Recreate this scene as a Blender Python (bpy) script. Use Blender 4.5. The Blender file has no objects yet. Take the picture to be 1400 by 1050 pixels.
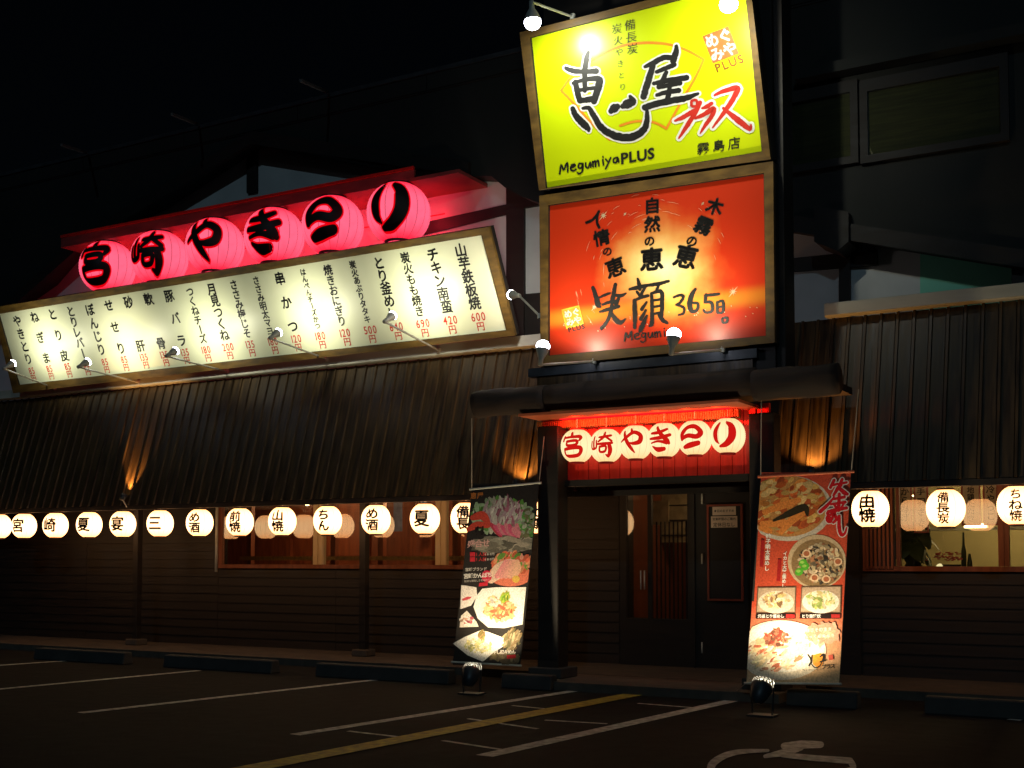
import bpy, bmesh, math, random
from mathutils import Vector, Matrix
random.seed(7)
SC = bpy.context.scene
COL = SC.collection
R = math.radians

# ------------------------------------------------------------------ camera
F = 1650.0; YAW = R(29.9); PIT = R(3.0); CZ = 1.5; V0 = 765 - F*math.tan(PIT)
fw = Vector((-math.sin(YAW)*math.cos(PIT), math.cos(YAW)*math.cos(PIT), math.sin(PIT)))
rt = Vector((math.cos(YAW), math.sin(YAW), 0)); up = rt.cross(fw); EYE = Vector((0, 0, CZ))
cam = bpy.data.cameras.new('camera'); co = bpy.data.objects.new('camera', cam); COL.objects.link(co)
co.location = EYE
co.rotation_euler = Matrix((rt, up, -fw)).transposed().to_euler()
cam.sensor_width = 36; cam.lens = 36*F/1400; cam.shift_y = (V0-525)/1400
cam.clip_start = .1; cam.clip_end = 2000
SC.camera = co

# ------------------------------------------------------------------ world, moonlight, exposure
w = bpy.data.worlds.new('World'); SC.world = w; w.use_nodes = True
nt = w.node_tree
sky = nt.nodes.new('ShaderNodeTexSky'); sky.sky_type = 'NISHITA'; sky.sun_disc = False
sky.sun_elevation = R(24); sky.sun_rotation = R(160)
bg = nt.nodes['Background']; bg.inputs[1].default_value = .00028
nt.links.new(sky.outputs[0], bg.inputs[0])
sl = bpy.data.lights.new('sun', 'SUN'); sl.energy = .15; sl.angle = R(.5); sl.color = (.5, .8, 1.0)
so = bpy.data.objects.new('sun', sl); COL.objects.link(so)
so.rotation_euler = Vector((.32, -.9, .42)).to_track_quat('Z', 'Y').to_euler()
SC.view_settings.view_transform = 'Standard'; SC.view_settings.look = 'None'
SC.view_settings.exposure = 0; SC.view_settings.gamma = 1; SC.view_settings.use_curve_mapping = False
SC.cycles.max_bounces = 6; SC.cycles.transparent_max_bounces = 12
SC.cycles.sample_clamp_indirect = 3.0

# ------------------------------------------------------------------ calibration: a photo point put on a real plane
def ray(u, v): return fw + rt*((u-700)/F) - up*((v-V0)/F)
def atY(u, v, Y):
    r = ray(u, v); return EYE + r*(Y/r.y)
def atZ(u, v, Z):
    r = ray(u, v); return EYE + r*((Z-CZ)/r.z)
class Plane:
    def __init__(s, o, n):
        s.o = Vector(o); s.n = Vector(n).normalized()
        if s.n.dot(EYE - s.o) < 0: s.n.negate()
    def hit(s, u, v, off=0.0):
        r = ray(u, v); t = (s.o-EYE).dot(s.n)/r.dot(s.n)
        return EYE + r*t + s.n*off
def plane3(a, b, c): return Plane(a, (b-a).cross(c-a))

# ------------------------------------------------------------------ materials
MC = {}
def mat(name, col, rough=.7, col2=None, scale=(8, 8, 8), bump=0, metal=0, detail=5, wave=None, spec=.5):
    if name in MC: return MC[name]
    m = bpy.data.materials.new(name); m.use_nodes = True; n = m.node_tree.nodes; L = m.node_tree.links
    b = n['Principled BSDF']; b.inputs['Roughness'].default_value = rough; b.inputs['Metallic'].default_value = metal
    b.inputs['Specular IOR Level'].default_value = spec
    c2 = col2 if col2 else tuple(c*.55 for c in col)
    tc = n.new('ShaderNodeTexCoord'); mp = n.new('ShaderNodeMapping'); mp.inputs['Scale'].default_value = scale
    nz = n.new('ShaderNodeTexNoise'); nz.inputs['Scale'].default_value = 1; nz.inputs['Detail'].default_value = detail
    geo = n.new('ShaderNodeNewGeometry')
    L.new(geo.outputs['Position'], mp.inputs[0]); L.new(mp.outputs[0], nz.inputs[0])
    mx = n.new('ShaderNodeMix'); mx.data_type = 'RGBA'; mx.inputs[6].default_value = (*c2, 1); mx.inputs[7].default_value = (*col, 1)
    cr = n.new('ShaderNodeMapRange'); cr.inputs[1].default_value = .3; cr.inputs[2].default_value = .7
    L.new(nz.outputs[0], cr.inputs[0]); L.new(cr.outputs[0], mx.inputs[0]); L.new(mx.outputs[2], b.inputs['Base Color'])
    mr = n.new('ShaderNodeMapRange'); mr.inputs[3].default_value = max(.02, rough-.12); mr.inputs[4].default_value = min(1, rough+.12)
    L.new(nz.outputs[0], mr.inputs[0]); L.new(mr.outputs[0], b.inputs['Roughness'])
    if bump:
        bp = n.new('ShaderNodeBump'); bp.inputs['Strength'].default_value = bump; bp.inputs['Distance'].default_value = .01
        L.new(nz.outputs[0], bp.inputs['Height']); L.new(bp.outputs[0], b.inputs['Normal'])
    MC[name] = m; return m
def emis(name, col, strength):
    if name in MC: return MC[name]
    m = bpy.data.materials.new(name); m.use_nodes = True; n = m.node_tree.nodes; L = m.node_tree.links
    n.remove(n['Principled BSDF']); e = n.new('ShaderNodeEmission'); e.inputs[0].default_value = (*col, 1); e.inputs[1].default_value = strength
    L.new(e.outputs[0], n['Material Output'].inputs[0]); MC[name] = m; return m
def paper(name, hot, edge, strength, ribs=16, ribdark=.45, half=.2):
    """glowing lantern paper: warmer towards top and bottom, thin meridian wires showing through"""
    m = bpy.data.materials.new(name); m.use_nodes = True; n = m.node_tree.nodes; L = m.node_tree.links
    n.remove(n['Principled BSDF']); e = n.new('ShaderNodeEmission'); L.new(e.outputs[0], n['Material Output'].inputs[0])
    tc = n.new('ShaderNodeTexCoord'); sp = n.new('ShaderNodeSeparateXYZ'); L.new(tc.outputs['Object'], sp.inputs[0])
    def mth(op, a, b=None):
        k = n.new('ShaderNodeMath'); k.operation = op
        for i, x in enumerate((a, b)):
            if x is None: continue
            if isinstance(x, (int, float)): k.inputs[i].default_value = x
            else: L.new(x, k.inputs[i])
        return k.outputs[0]
    az = mth('ABSOLUTE', mth('DIVIDE', sp.outputs[2], half))
    nz = n.new('ShaderNodeTexNoise'); nz.inputs['Scale'].default_value = 9; L.new(tc.outputs['Object'], nz.inputs[0])
    f = mth('ADD', mth('POWER', az, 2.5), mth('MULTIPLY', mth('SUBTRACT', nz.outputs[0], .5), .35))
    mx = n.new('ShaderNodeMix'); mx.data_type = 'RGBA'; mx.clamp_factor = True
    mx.inputs[6].default_value = (*hot, 1); mx.inputs[7].default_value = (*edge, 1); L.new(f, mx.inputs[0])
    ang = mth('ARCTAN2', sp.outputs[1], sp.outputs[0])
    fr = mth('FRACT', mth('MULTIPLY', ang, ribs/(2*math.pi)))
    line = mth('LESS_THAN', fr, .075)
    st = mth('MULTIPLY', mth('SUBTRACT', 1.0, mth('MULTIPLY', line, ribdark)), strength)
    L.new(mx.outputs[2], e.inputs[0]); L.new(st, e.inputs[1])
    return m
def colattr_mat(name, rough=.5):
    m = bpy.data.materials.new(name); m.use_nodes = True; n = m.node_tree.nodes; L = m.node_tree.links
    b = n['Principled BSDF']; b.inputs['Roughness'].default_value = rough; b.inputs['Specular IOR Level'].default_value = .2
    a = n.new('ShaderNodeAttribute'); a.attribute_name = 'print'
    geo = n.new('ShaderNodeNewGeometry')
    nz = n.new('ShaderNodeTexNoise'); nz.inputs['Scale'].default_value = 60; nz.inputs['Detail'].default_value = 4; L.new(geo.outputs['Position'], nz.inputs[0])
    mx = n.new('ShaderNodeMix'); mx.data_type = 'RGBA'; mx.blend_type = 'MULTIPLY'; mx.inputs[0].default_value = .55
    L.new(a.outputs[0], mx.inputs[6])
    mr = n.new('ShaderNodeMapRange'); mr.inputs[1].default_value = .3; mr.inputs[2].default_value = .62; mr.inputs[3].default_value = .45; mr.inputs[4].default_value = 1.1
    L.new(nz.outputs[0], mr.inputs[0]); L.new(mr.outputs[0], mx.inputs[7]); L.new(mx.outputs[2], b.inputs['Base Color'])
    return m
def glass_mat():
    m = bpy.data.materials.new('window_glass'); m.use_nodes = True; n = m.node_tree.nodes; L = m.node_tree.links
    n.remove(n['Principled BSDF'])
    t = n.new('ShaderNodeBsdfTransparent'); t.inputs[0].default_value = (.9, .93, .9, 1)
    g = n.new('ShaderNodeBsdfGlossy'); g.inputs['Roughness'].default_value = .015
    fr = n.new('ShaderNodeLayerWeight'); pw = n.new('ShaderNodeMath'); pw.operation = 'POWER'; pw.inputs[1].default_value = 3.5; L.new(fr.outputs['Facing'], pw.inputs[0])
    k = n.new('ShaderNodeMath'); k.operation = 'MULTIPLY_ADD'; k.inputs[1].default_value = .6; k.inputs[2].default_value = .10
    L.new(pw.outputs[0], k.inputs[0])
    mx = n.new('ShaderNodeMixShader'); L.new(k.outputs[0], mx.inputs[0]); L.new(t.outputs[0], mx.inputs[1]); L.new(g.outputs[0], mx.inputs[2])
    L.new(mx.outputs[0], n['Material Output'].inputs[0]); return m

M_asphalt = mat('asphalt', (.020, .020, .021), .92, (.006, .006, .007), (5, 5, 5), .8, detail=14, spec=.12)
M_paint_w = mat('worn_white_paint', (.7, .7, .68), .7, (.22, .22, .21), (14, 14, 14), .1, detail=10)
M_paint_y = mat('worn_yellow_paint', (.55, .42, .04), .7, (.2, .15, .03), (12, 12, 12), .1, detail=10)
M_conc = mat('concrete', (.11, .085, .062), .9, (.06, .05, .04), (6, 6, 6), .3, detail=8)
M_conc_d = mat('dark_concrete', (.05, .048, .045), .85, (.03, .03, .028), (6, 6, 6), .3, detail=8)
M_siding = mat('stained_siding', (.018, .009, .004), .65, (.004, .002, .001), (1.6, 14, 22), .3)
M_roofb = mat('roof_board_wood', (.10, .058, .02), .45, (.018, .01, .005), (25, 6, 1.1), .3, detail=8)
M_dark = mat('dark_timber', (.014, .009, .006), .65, (.006, .004, .003), (3, 3, 20), .2)
M_darkmetal = mat('dark_metal_panel', (.010, .011, .009), .75, (.005, .006, .005), (.7, .7, .7), 0)
M_plaster = mat('white_plaster', (.62, .62, .6), .85, (.48, .48, .47), (1.5, 1.5, 1.5), .15)
M_teal = mat('teal_lit_plaster', (.25, .68, .5), .85, (.2, .58, .42), (1.5, 1.5, 1.5), .15)  # plaster with a green light's tint put into its colour
M_gutter = mat('cream_gutter', (.6, .6, .5), .5, (.4, .4, .33), (1, 6, 6), .1)
M_frame = mat('sign_frame_wood', (.17, .095, .015), .6, (.07, .038, .007), (4, 20, 12), .3)
M_cream = mat('cream_sign_face', (.80, .83, .60), .42, (.75, .79, .55), (.8, .8, .8), 0)
M_black = mat('black_ink', (.01, .01, .01), .5, (.008, .008, .008))
M_redink = mat('red_ink', (.62, .03, .015), .5, (.5, .02, .01))
M_whiteink = mat('white_ink', (.85, .85, .82), .5, (.8, .8, .78))
M_orangeink = mat('orange_ink', (.85, .3, .01), .5, (.75, .24, .01))
M_yellow = mat('lime_yellow_sign_face', (.66, .80, .004), .32, (.60, .77, .004), (.5, .5, .5), 0)
M_redbd = mat('red_painted_board', (.7, .014, .008), .55, (.5, .01, .006), (18, 6, 1.5), .25)
M_log = mat('log_bark', (.038, .02, .012), .85, (.012, .007, .005), (1.5, 14, 14), .5, detail=8)
M_bamboo = mat('bamboo', (.4, .22, .06), .5, (.22, .12, .03), (20, 8, 8), .2)
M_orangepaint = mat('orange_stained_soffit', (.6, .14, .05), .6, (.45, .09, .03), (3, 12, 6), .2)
M_metal = mat('lamp_metal', (.6, .6, .52), .5, (.45, .45, .4), metal=.1)
M_metal_d = mat('dark_lamp_metal', (.05, .06, .07), .45, (.03, .035, .04), metal=.3)
M_wirew = mat('chrome_wire', (.8, .8, .78), .3, (.7, .7, .7), metal=.4)
M_redwood = mat('red_brown_interior_wood', (.26, .075, .028), .55, (.14, .035, .014), (14, 3, 1.5), .15)
M_creampaint = mat('cream_window_frame', (.62, .48, .28), .55, (.55, .42, .24), (3, 3, 3), 0)
M_greenwall = mat('pale_green_interior_wall', (.42, .36, .19), .8, (.36, .3, .15), (2, 2, 2), .05)
M_leaf = mat('dark_leaf', (.03, .05, .015), .45, (.015, .03, .008), (20, 20, 20), 0)
M_paperm = mat('hanging_paper', (.75, .62, .5), .8, (.68, .55, .43), (5, 5, 5), 0)
M_pinkink = mat('pink_ink', (.6, .12, .12), .6)
M_barkprint = colattr_mat('banner_print', .55)
M_glass = glass_mat()
M_bulb = emis('bulb_glow', (.86, .88, 1.0), 28)
M_warmbulb = emis('warm_bulb_glow', (1, .72, .35), 14)
M_rope = mat('pale_cord', (.5, .42, .33), .7)
M_ring = mat('lantern_ring', (.03, .008, .005), .5)
M_lletter = mat('lantern_black_ink', (.015, .006, .004), .6)
M_paperrow = paper('warm_lantern_paper', (1.0, .56, .26), (1.0, .36, .10), 4.4, 14, .35, .21)
M_paperred = paper('pink_red_lantern_paper', (1.0, .125, .22), (1.0, .004, .03), 1.2, 18, .55, .42)
M_paperlow = paper('cream_lantern_paper', (1.0, .82, .44), (1.0, .62, .26), 1.15, 14, .35, .19)
M_redletter = mat('lantern_red_ink', (.5, .008, .008), .6)
M_redoutline = emis('lantern_red_paper_ink', (1.0, .0, .006), .8)
M_redletter_glow = emis('lantern_translucent_red_ink', (.8, .012, .008), .75)

# ------------------------------------------------------------------ objects
def tag(o, label=None, cat=None, group=None, kind=None):
    if label: o['label'] = label
    if cat: o['category'] = cat
    if group: o['group'] = group
    if kind: o['kind'] = kind
    return o
WL = {}
def wloc(o): return WL.get(o.name, Vector((0, 0, 0))) if o else Vector((0, 0, 0))
def thing(name, label, cat, loc=(0, 0, 0), group=None):
    o = bpy.data.objects.new(name, None); COL.objects.link(o); o.empty_display_size = .2
    o.location = loc; WL[o.name] = Vector(loc); return tag(o, label, cat, group)
def link_mesh(name, me, parent, at=None, rot=None):
    o = bpy.data.objects.new(name, me); COL.objects.link(o)
    at = Vector(at) if at is not None else wloc(parent)
    if parent: o.parent = parent
    o.location = at - wloc(parent); WL[o.name] = at
    if rot: o.rotation_euler = rot
    return o
def copy_tree(src, loc, label, group=None):
    c = src.copy(); COL.objects.link(c); c.location = loc; WL[c.name] = Vector(loc); c['label'] = label
    if group: c['group'] = group
    for ch in list(src.children):
        d = ch.copy(); COL.objects.link(d); d.parent = c
        for g in list(ch.children):
            e = g.copy(); COL.objects.link(e); e.parent = d
    return c
class MB:
    def __init__(s): s.v = []; s.f = []; s.c = []
    def add(s, vs, fs, col=None):
        b = len(s.v); s.v += [Vector(x) for x in vs]; s.f += [tuple(i+b for i in f) for f in fs]; s.c += [col]*len(fs); return s
    def box(s, x0, x1, y0, y1, z0, z1):
        x0, x1 = min(x0, x1), max(x0, x1); y0, y1 = min(y0, y1), max(y0, y1); z0, z1 = min(z0, z1), max(z0, z1)
        vs = [(x, y, z) for z in (z0, z1) for y in (y0, y1) for x in (x0, x1)]
        return s.add(vs, [(0, 2, 3, 1), (4, 5, 7, 6), (0, 1, 5, 4), (2, 6, 7, 3), (0, 4, 6, 2), (1, 3, 7, 5)])
    def bar(s, p, q, wd, ht, side=(0, 0, 1)):
        p = Vector(p); q = Vector(q); d = (q-p).normalized(); a = d.cross(Vector(side))
        if a.length < 1e-4: a = d.cross(Vector((1, 0, 0)))
        a.normalize(); b = a.cross(d).normalized(); vs = []
        for c in (p, q):
            for i, j in ((-1, -1), (1, -1), (1, 1), (-1, 1)): vs.append(c + a*(wd/2*i) + b*(ht/2*j))
        return s.add(vs, [(3, 2, 1, 0), (4, 5, 6, 7), (0, 1, 5, 4), (1, 2, 6, 5), (2, 3, 7, 6), (3, 0, 4, 7)])
    def cyl(s, p, q, r, n=12, r2=None):
        p = Vector(p); q = Vector(q); d = (q-p).normalized(); r2 = r if r2 is None else r2
        a = d.orthogonal().normalized(); b = d.cross(a); vs = []
        for c, rr in ((p, r), (q, r2)):
            for k in range(n):
                t = 2*math.pi*k/n; vs.append(c + a*(rr*math.cos(t)) + b*(rr*math.sin(t)))
        return s.add(vs, [(k, (k+1) % n, n+(k+1) % n, n+k) for k in range(n)] + [tuple(range(n-1, -1, -1)), tuple(range(n, 2*n))])
    def lathe(s, prof, n=32, o=(0, 0, 0), axis=(0, 0, 1)):
        o = Vector(o); ax = Vector(axis).normalized(); a = ax.orthogonal().normalized() if abs(ax.z) < .999 else Vector((1, 0, 0)); b = ax.cross(a); vs = []; fs = []
        for r, z in prof:
            for k in range(n):
                t = 2*math.pi*k/n; vs.append(o + ax*z + a*(r*math.cos(t)) + b*(r*math.sin(t)))
        for i in range(len(prof)-1):
            for k in range(n): fs.append((i*n+k, i*n+(k+1) % n, (i+1)*n+(k+1) % n, (i+1)*n+k))
        return s.add(vs, fs)
    def prism(s, pts, vec):
        n = len(pts); vec = Vector(vec); pts = [Vector(p) for p in pts]
        return s.add(pts + [p+vec for p in pts], [tuple(range(n)), tuple(range(2*n-1, n-1, -1))] + [(i, n+i, n+(i+1) % n, (i+1) % n) for i in range(n)])
    def poly(s, pts, col=None): return s.add(pts, [tuple(range(len(pts)))], col)
    def mesh(s, name, m, org=(0, 0, 0), smooth=False, bevel=0):
        me = bpy.data.meshes.new(name); org = Vector(org)
        me.from_pydata([v-org for v in s.v], [], s.f)
        if any(c is not None for c in s.c):
            a = me.color_attributes.new('print', 'FLOAT_COLOR', 'CORNER'); i = 0
            for p, c in zip(me.polygons, s.c):
                for _ in p.loop_indices: a.data[i].color = (*(c or (1, 1, 1)), 1); i += 1
        else:
            bm = bmesh.new(); bm.from_mesh(me); bmesh.ops.recalc_face_normals(bm, faces=bm.faces)
            if bevel: bmesh.ops.bevel(bm, geom=bm.edges[:], offset=bevel, segments=1, affect='EDGES', profile=.5)
            bm.to_mesh(me); bm.free()
        if smooth: me.polygons.foreach_set('use_smooth', [True]*len(me.polygons))
        me.materials.append(m); return me
    def build(s, name, m, parent=None, org=None, smooth=False, bevel=0, label=None, cat=None, group=None, kind=None):
        org = Vector(org) if org is not None else wloc(parent)
        o = link_mesh(name, s.mesh(name, m, org, smooth, bevel), parent, org)
        return tag(o, label, cat, group, kind)

# ------------------------------------------------------------------ lettering
GL = {}
def glyph(ch, bold=.0):
    k = (ch, bold)
    if k in GL: return GL[k]
    c = bpy.data.curves.new('glyph', 'FONT'); c.body = ch; c.size = 1; c.offset = bold; c.resolution_u = 3
    o = bpy.data.objects.new('glyph', c); COL.objects.link(o)
    dg = bpy.context.evaluated_depsgraph_get(); me = o.evaluated_get(dg).to_mesh()
    wide = ord(ch) > 0x2000
    xs = [v.co.x for v in me.vertices] or [0, .5]
    cx = .5 if wide else (min(xs)+max(xs))/2
    vs = [(v.co.x-cx, v.co.y-.36) for v in me.vertices]; fs = [tuple(p.vertices) for p in me.polygons]
    wd = 1.0 if wide else max(xs)-min(xs)
    o.evaluated_get(dg).to_mesh_clear(); bpy.data.objects.remove(o); bpy.data.curves.remove(c)
    GL[k] = (vs, fs, wd); return GL[k]
def refine(vs, fs, lv):
    for _ in range(lv):
        vs = list(vs); out = []; mid = {}
        def m_(a, b):
            k = (min(a, b), max(a, b))
            if k not in mid: mid[k] = len(vs); vs.append(((vs[a][0]+vs[b][0])/2, (vs[a][1]+vs[b][1])/2))
            return mid[k]
        for f in fs:
            if len(f) == 3:
                a, b, c = f; x, y, z = m_(a, b), m_(b, c), m_(c, a); out += [(a, x, z), (x, b, y), (z, y, c), (x, y, z)]
            elif len(f) == 4:
                a, b, c, d = f; n1, n2, n3, n4 = m_(a, b), m_(b, c), m_(c, d), m_(d, a); ce = len(vs); vs.append((sum(vs[i][0] for i in f)/4, sum(vs[i][1] for i in f)/4))
                out += [(a, n1, ce, n4), (n1, b, n2, ce), (ce, n2, c, n3), (n4, ce, n3, d)]
            else: out.append(f)
        fs = out
    return vs, fs
def put(mb, ch, fn, size, bold=.02, rot=0, sx=1.0, col=None, lv=0):
    if bold > .012 and ord(ch) > 0x2E7F and col is None:
        h = bold*.75*size
        for dx, dy in ((h, h*.6), (-h, -h*.6), (h*.5, -h), (-h*.5, h)): put(mb, ch, lambda a, b, dx=dx, dy=dy: fn(a+dx, b+dy), size, .004, rot, sx, col, lv)
        return
    """fn(a, b) maps glyph offsets (right, down) to a 3D point"""
    vs, fs, wd = glyph(ch, bold); c, s_ = math.cos(rot), math.sin(rot)
    if lv: vs, fs = refine(vs, fs, lv)
    mb.add([fn(size*(x*sx*c + y*s_), size*(-y*c + x*sx*s_)) for x, y in vs], fs, col)
def spline(pts, n=7):
    out = []
    P = [pts[0]] + list(pts) + [pts[-1]]
    for i in range(1, len(P)-2):
        for k in range(n):
            t = k/n; a, b, c, d = P[i-1], P[i], P[i+1], P[i+2]
            out.append(tuple(.5*((2*b[j]) + (-a[j]+c[j])*t + (2*a[j]-5*b[j]+4*c[j]-d[j])*t*t + (-a[j]+3*b[j]-3*c[j]+d[j])*t**3) for j in range(3)))
    out.append(tuple(P[-2])); return out
def brush(mb, pts, fn, grow=0.0, col=None, rough=0.0, n=7, cols=1):
    """one brush stroke: centre line with a width at every point; fn(x, y) maps it to 3D"""
    S = spline([(p[0], p[1], p[2] if len(p) > 2 else 1) for p in pts], n); L_, R_ = [], []
    for i, (x, y, wd) in enumerate(S):
        a = S[max(0, i-1)]; b = S[min(len(S)-1, i+1)]; dx, dy = b[0]-a[0], b[1]-a[1]; l = math.hypot(dx, dy) or 1
        h = max(.001, wd/2 + grow); h1 = h*(1+random.uniform(-rough, rough)); h2 = h*(1+random.uniform(-rough, rough))
        L_.append((x - dy/l*h1, y + dx/l*h1)); R_.append((x + dy/l*h2, y - dx/l*h2))
    def cap(c0, a, sgn):
        x, y, wd = c0; h = max(.001, wd/2+grow); t0 = math.atan2(a[1]-y, a[0]-x)
        return [(x + h*math.cos(t0 + sgn*math.pi*k/6), y + h*math.sin(t0 + sgn*math.pi*k/6)) for k in range(1, 6)]
    m = len(S); Q = cols+1
    vs = [fn(a[0]+(b[0]-a[0])*k/cols, a[1]+(b[1]-a[1])*k/cols) for k in range(Q) for a, b in zip(L_, R_)]
    fs = [(k*m+i, k*m+i+1, (k+1)*m+i+1, (k+1)*m+i) for k in range(cols) for i in range(m-1)]
    for c0, a, b in ((S[0], L_[0], R_[0]), (S[-1], R_[-1], L_[-1])):
        arc = cap(c0, a, 1); base = len(vs); vs += [fn(*a)] + [fn(*p) for p in arc] + [fn(*b)]; fs.append(tuple(range(base, base+7)))
    mb.add(vs, fs, col)
KT = {  # fat festival lettering, unit square, y down
 'や': [[(.02,.52,.06),(.3,.34,.14),(.62,.14,.16),(.92,.26,.2),(.88,.52,.2),(.62,.6,.14),(.42,.56,.05)], [(.5,.0,.1),(.56,.14,.16)], [(.14,.1,.12),(.3,.45,.17),(.5,.78,.15),(.66,.96,.06)]],
 'き': [[(.1,.26,.1),(.45,.24,.15),(.85,.1,.1)], [(.05,.48,.1),(.5,.46,.16),(.95,.34,.13)], [(.35,.02,.12),(.55,.3,.17),(.8,.56,.2),(.9,.68,.12)], [(.1,.66,.06),(.45,.6,.1),(.8,.66,.16)], [(.15,.8,.08),(.35,.92,.2),(.7,.9,.16)]],
 'と': [[(.1,.6,.14),(.12,.35,.22),(.35,.12,.18),(.7,.1,.2),(.92,.32,.24),(.75,.5,.2),(.4,.46,.18),(.12,.56,.16)], [(.12,.92,.12),(.45,.84,.22),(.82,.76,.2)]],
 'り': [[(.24,.06,.14),(.12,.35,.24),(.14,.68,.2),(.24,.84,.06)], [(.62,.02,.12),(.82,.2,.3),(.82,.6,.32),(.6,.86,.24),(.25,.96,.08)]],
 '宮': [[(.48,.0,.14),(.5,.1,.15)], [(.1,.16,.12),(.08,.32,.12)], [(.12,.2,.1),(.5,.17,.12),(.92,.16,.16),(.84,.32,.08)], [(.28,.36,.12),(.72,.33,.13),(.68,.5,.12),(.3,.52,.12),(.28,.38,.1)], [(.46,.52,.1),(.4,.64,.12)], [(.16,.68,.13),(.86,.62,.18),(.82,.92,.16),(.18,.95,.13),(.14,.7,.1)]],
 '崎': [[(.14,.18,.1),(.14,.62,.1)], [(.02,.36,.08),(.02,.66,.09),(.27,.62,.09),(.28,.34,.08)], [(.4,.2,.09),(.7,.17,.12),(.98,.12,.09)], [(.68,.0,.1),(.6,.2,.12),(.38,.38,.08)], [(.7,.18,.1),(.96,.36,.1)], [(.36,.48,.1),(.7,.47,.13),(.98,.44,.1)], [(.44,.6,.1),(.7,.58,.1),(.67,.78,.1),(.44,.8,.1),(.43,.62,.08)], [(.84,.48,.16),(.9,.75,.2),(.84,.96,.16),(.7,.92,.06)]],
}
def kanteiryu(mb, ch, fn, grow=0):
    for st in KT[ch]: brush(mb, st, fn, grow, cols=4, n=9)

# ================================================================== SETTING
WY = 14.85          # front face of the outside wall
FZ = .10            # raised porch floor
EB, ET = (13.60, 2.36), (14.17, 4.34)   # lower and upper edge of the sloping board skirt (y, z)
g = MB(); g.poly([(-300, -120, 0), (300, -120, 0), (300, 400, 0), (-300, 400, 0)])
g.build('ground', M_asphalt, kind='structure')

def ground_line(name, a, b, wd, m, z=.004, seg=1):
    A = atZ(*a, 0); B = atZ(*b, 0); d = (B-A).normalized(); s_ = Vector((-d.y, d.x, 0))*wd/2; mb = MB()
    mb.poly([A-s_+Vector((0, 0, z)), A+s_+Vector((0, 0, z)), B+s_+Vector((0, 0, z)), B-s_+Vector((0, 0, z))])
    mb.build(name, m, kind='structure')
ground_line('parking_line', (110, 975), (520, 929), .12, M_paint_w)
ground_line('parking_line', (403, 1005), (842, 936), .13, M_paint_w)
ground_line('parking_line', (662, 1034), (1042, 949), .16, M_paint_w)
ground_line('parking_line', (-60, 948), (272, 917), .12, M_paint_w)
ground_line('parking_line', (-60, 914), (100, 903), .12, M_paint_w)
ground_line('parking_line', (1385, 985), (1480, 960), .12, M_paint_w)
ground_line('yellow_lane_line', (300, 1060), (985, 927), .24, M_paint_y, .008)
for a, b in (((476, 1000), (545, 1008)), ((605, 1013), (690, 1026)), ((640, 983), (735, 997)), ((700, 965), (770, 972)), ((745, 985), (830, 990)), ((780, 943), (858, 949)), ((872, 962), (948, 968)), ((930, 950), (1000, 953))):
    ground_line('crossing_dash', a, b, .05, M_paint_w)
wc = MB(); zf = [0.006]
def gz(x, y): return atZ(x, y, zf[0])
for st in ([(1072, 1020, 9), (1096, 1018, 11), (1122, 1018, 9)], [(1095, 1022, 8), (1075, 1028, 10), (1046, 1034, 5)],
           [(1070, 1032, 7), (1110, 1036, 8), (1162, 1040, 9)], [(1162, 1040, 9), (1164, 1052, 8), (1120, 1062, 8)],
           [(1050, 1026, 4), (1010, 1028, 7), (985, 1036, 9), (972, 1050, 11), (985, 1072, 12), (1040, 1085, 12), (1090, 1075, 10)]):
    brush(wc, st, gz); zf[0] += .0004
wc.build('wheelchair_marking', M_paint_w, kind='structure')

# ================================================================== RESTAURANT
rest = thing('restaurant', 'long dark timber grill restaurant with sloping board eaves and white gable walls, lit at night', 'restaurant', (-8.0, 14.85, 0))
XL, XR = -24.0, 2.5
MB().box(XL, XR, 13.35, 15.2, 0, FZ).build('porch_floor', M_conc, rest)
MB().box(-7.1, -3.9, 12.35, 13.345, 0, FZ-.003).build('entrance_step', M_conc, rest)

XW0 = atY(300, 730, WY).x; XW1 = atY(641, 730, WY).x; XW2 = atY(1180, 730, WY).x; XW3 = -0.2
ZS = 1.36; ZT = 2.5
XD0 = atY(775, 800, WY).x; XD1 = atY(1060, 800, WY).x
wall = MB()
wall.box(XL, XW0, WY+.03, WY+.2, FZ, 3.2).box(XW0, XW1, WY+.03, WY+.2, FZ, ZS).box(XW0, XW1, WY+.03, WY+.2, ZT, 3.2)
wall.box(XW1, XD0+1.05, WY+.03, WY+.2, FZ, 3.2)
xg0 = atY(858, 800, WY).x; xg1 = atY(941, 800, WY).x; zg0 = atY(900, 846, WY).z; zg1 = atY(900, 664, WY).z
wall.v.clear(); wall.f.clear(); wall.c.clear()
def wbox(x0, x1, z0, z1): wall.box(x0, x1, WY+.03, WY+.2, z0, z1)
wbox(XL, XW0, FZ, 3.2); wbox(XW0, XW1, FZ, ZS); wbox(XW0, XW1, ZT, 3.2); wbox(XW1, xg0, FZ, 3.2)
wbox(xg0, xg1, FZ, zg0); wbox(xg0, xg1, zg1, 3.2); wbox(xg1, XW2, FZ, 3.2); wbox(XW2, XW3, FZ, ZS); wbox(XW2, XW3, ZT, 3.2); wbox(XW3, XR, FZ, 3.2)
wallo = wall.build('outside_wall', M_siding, rest)
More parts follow.
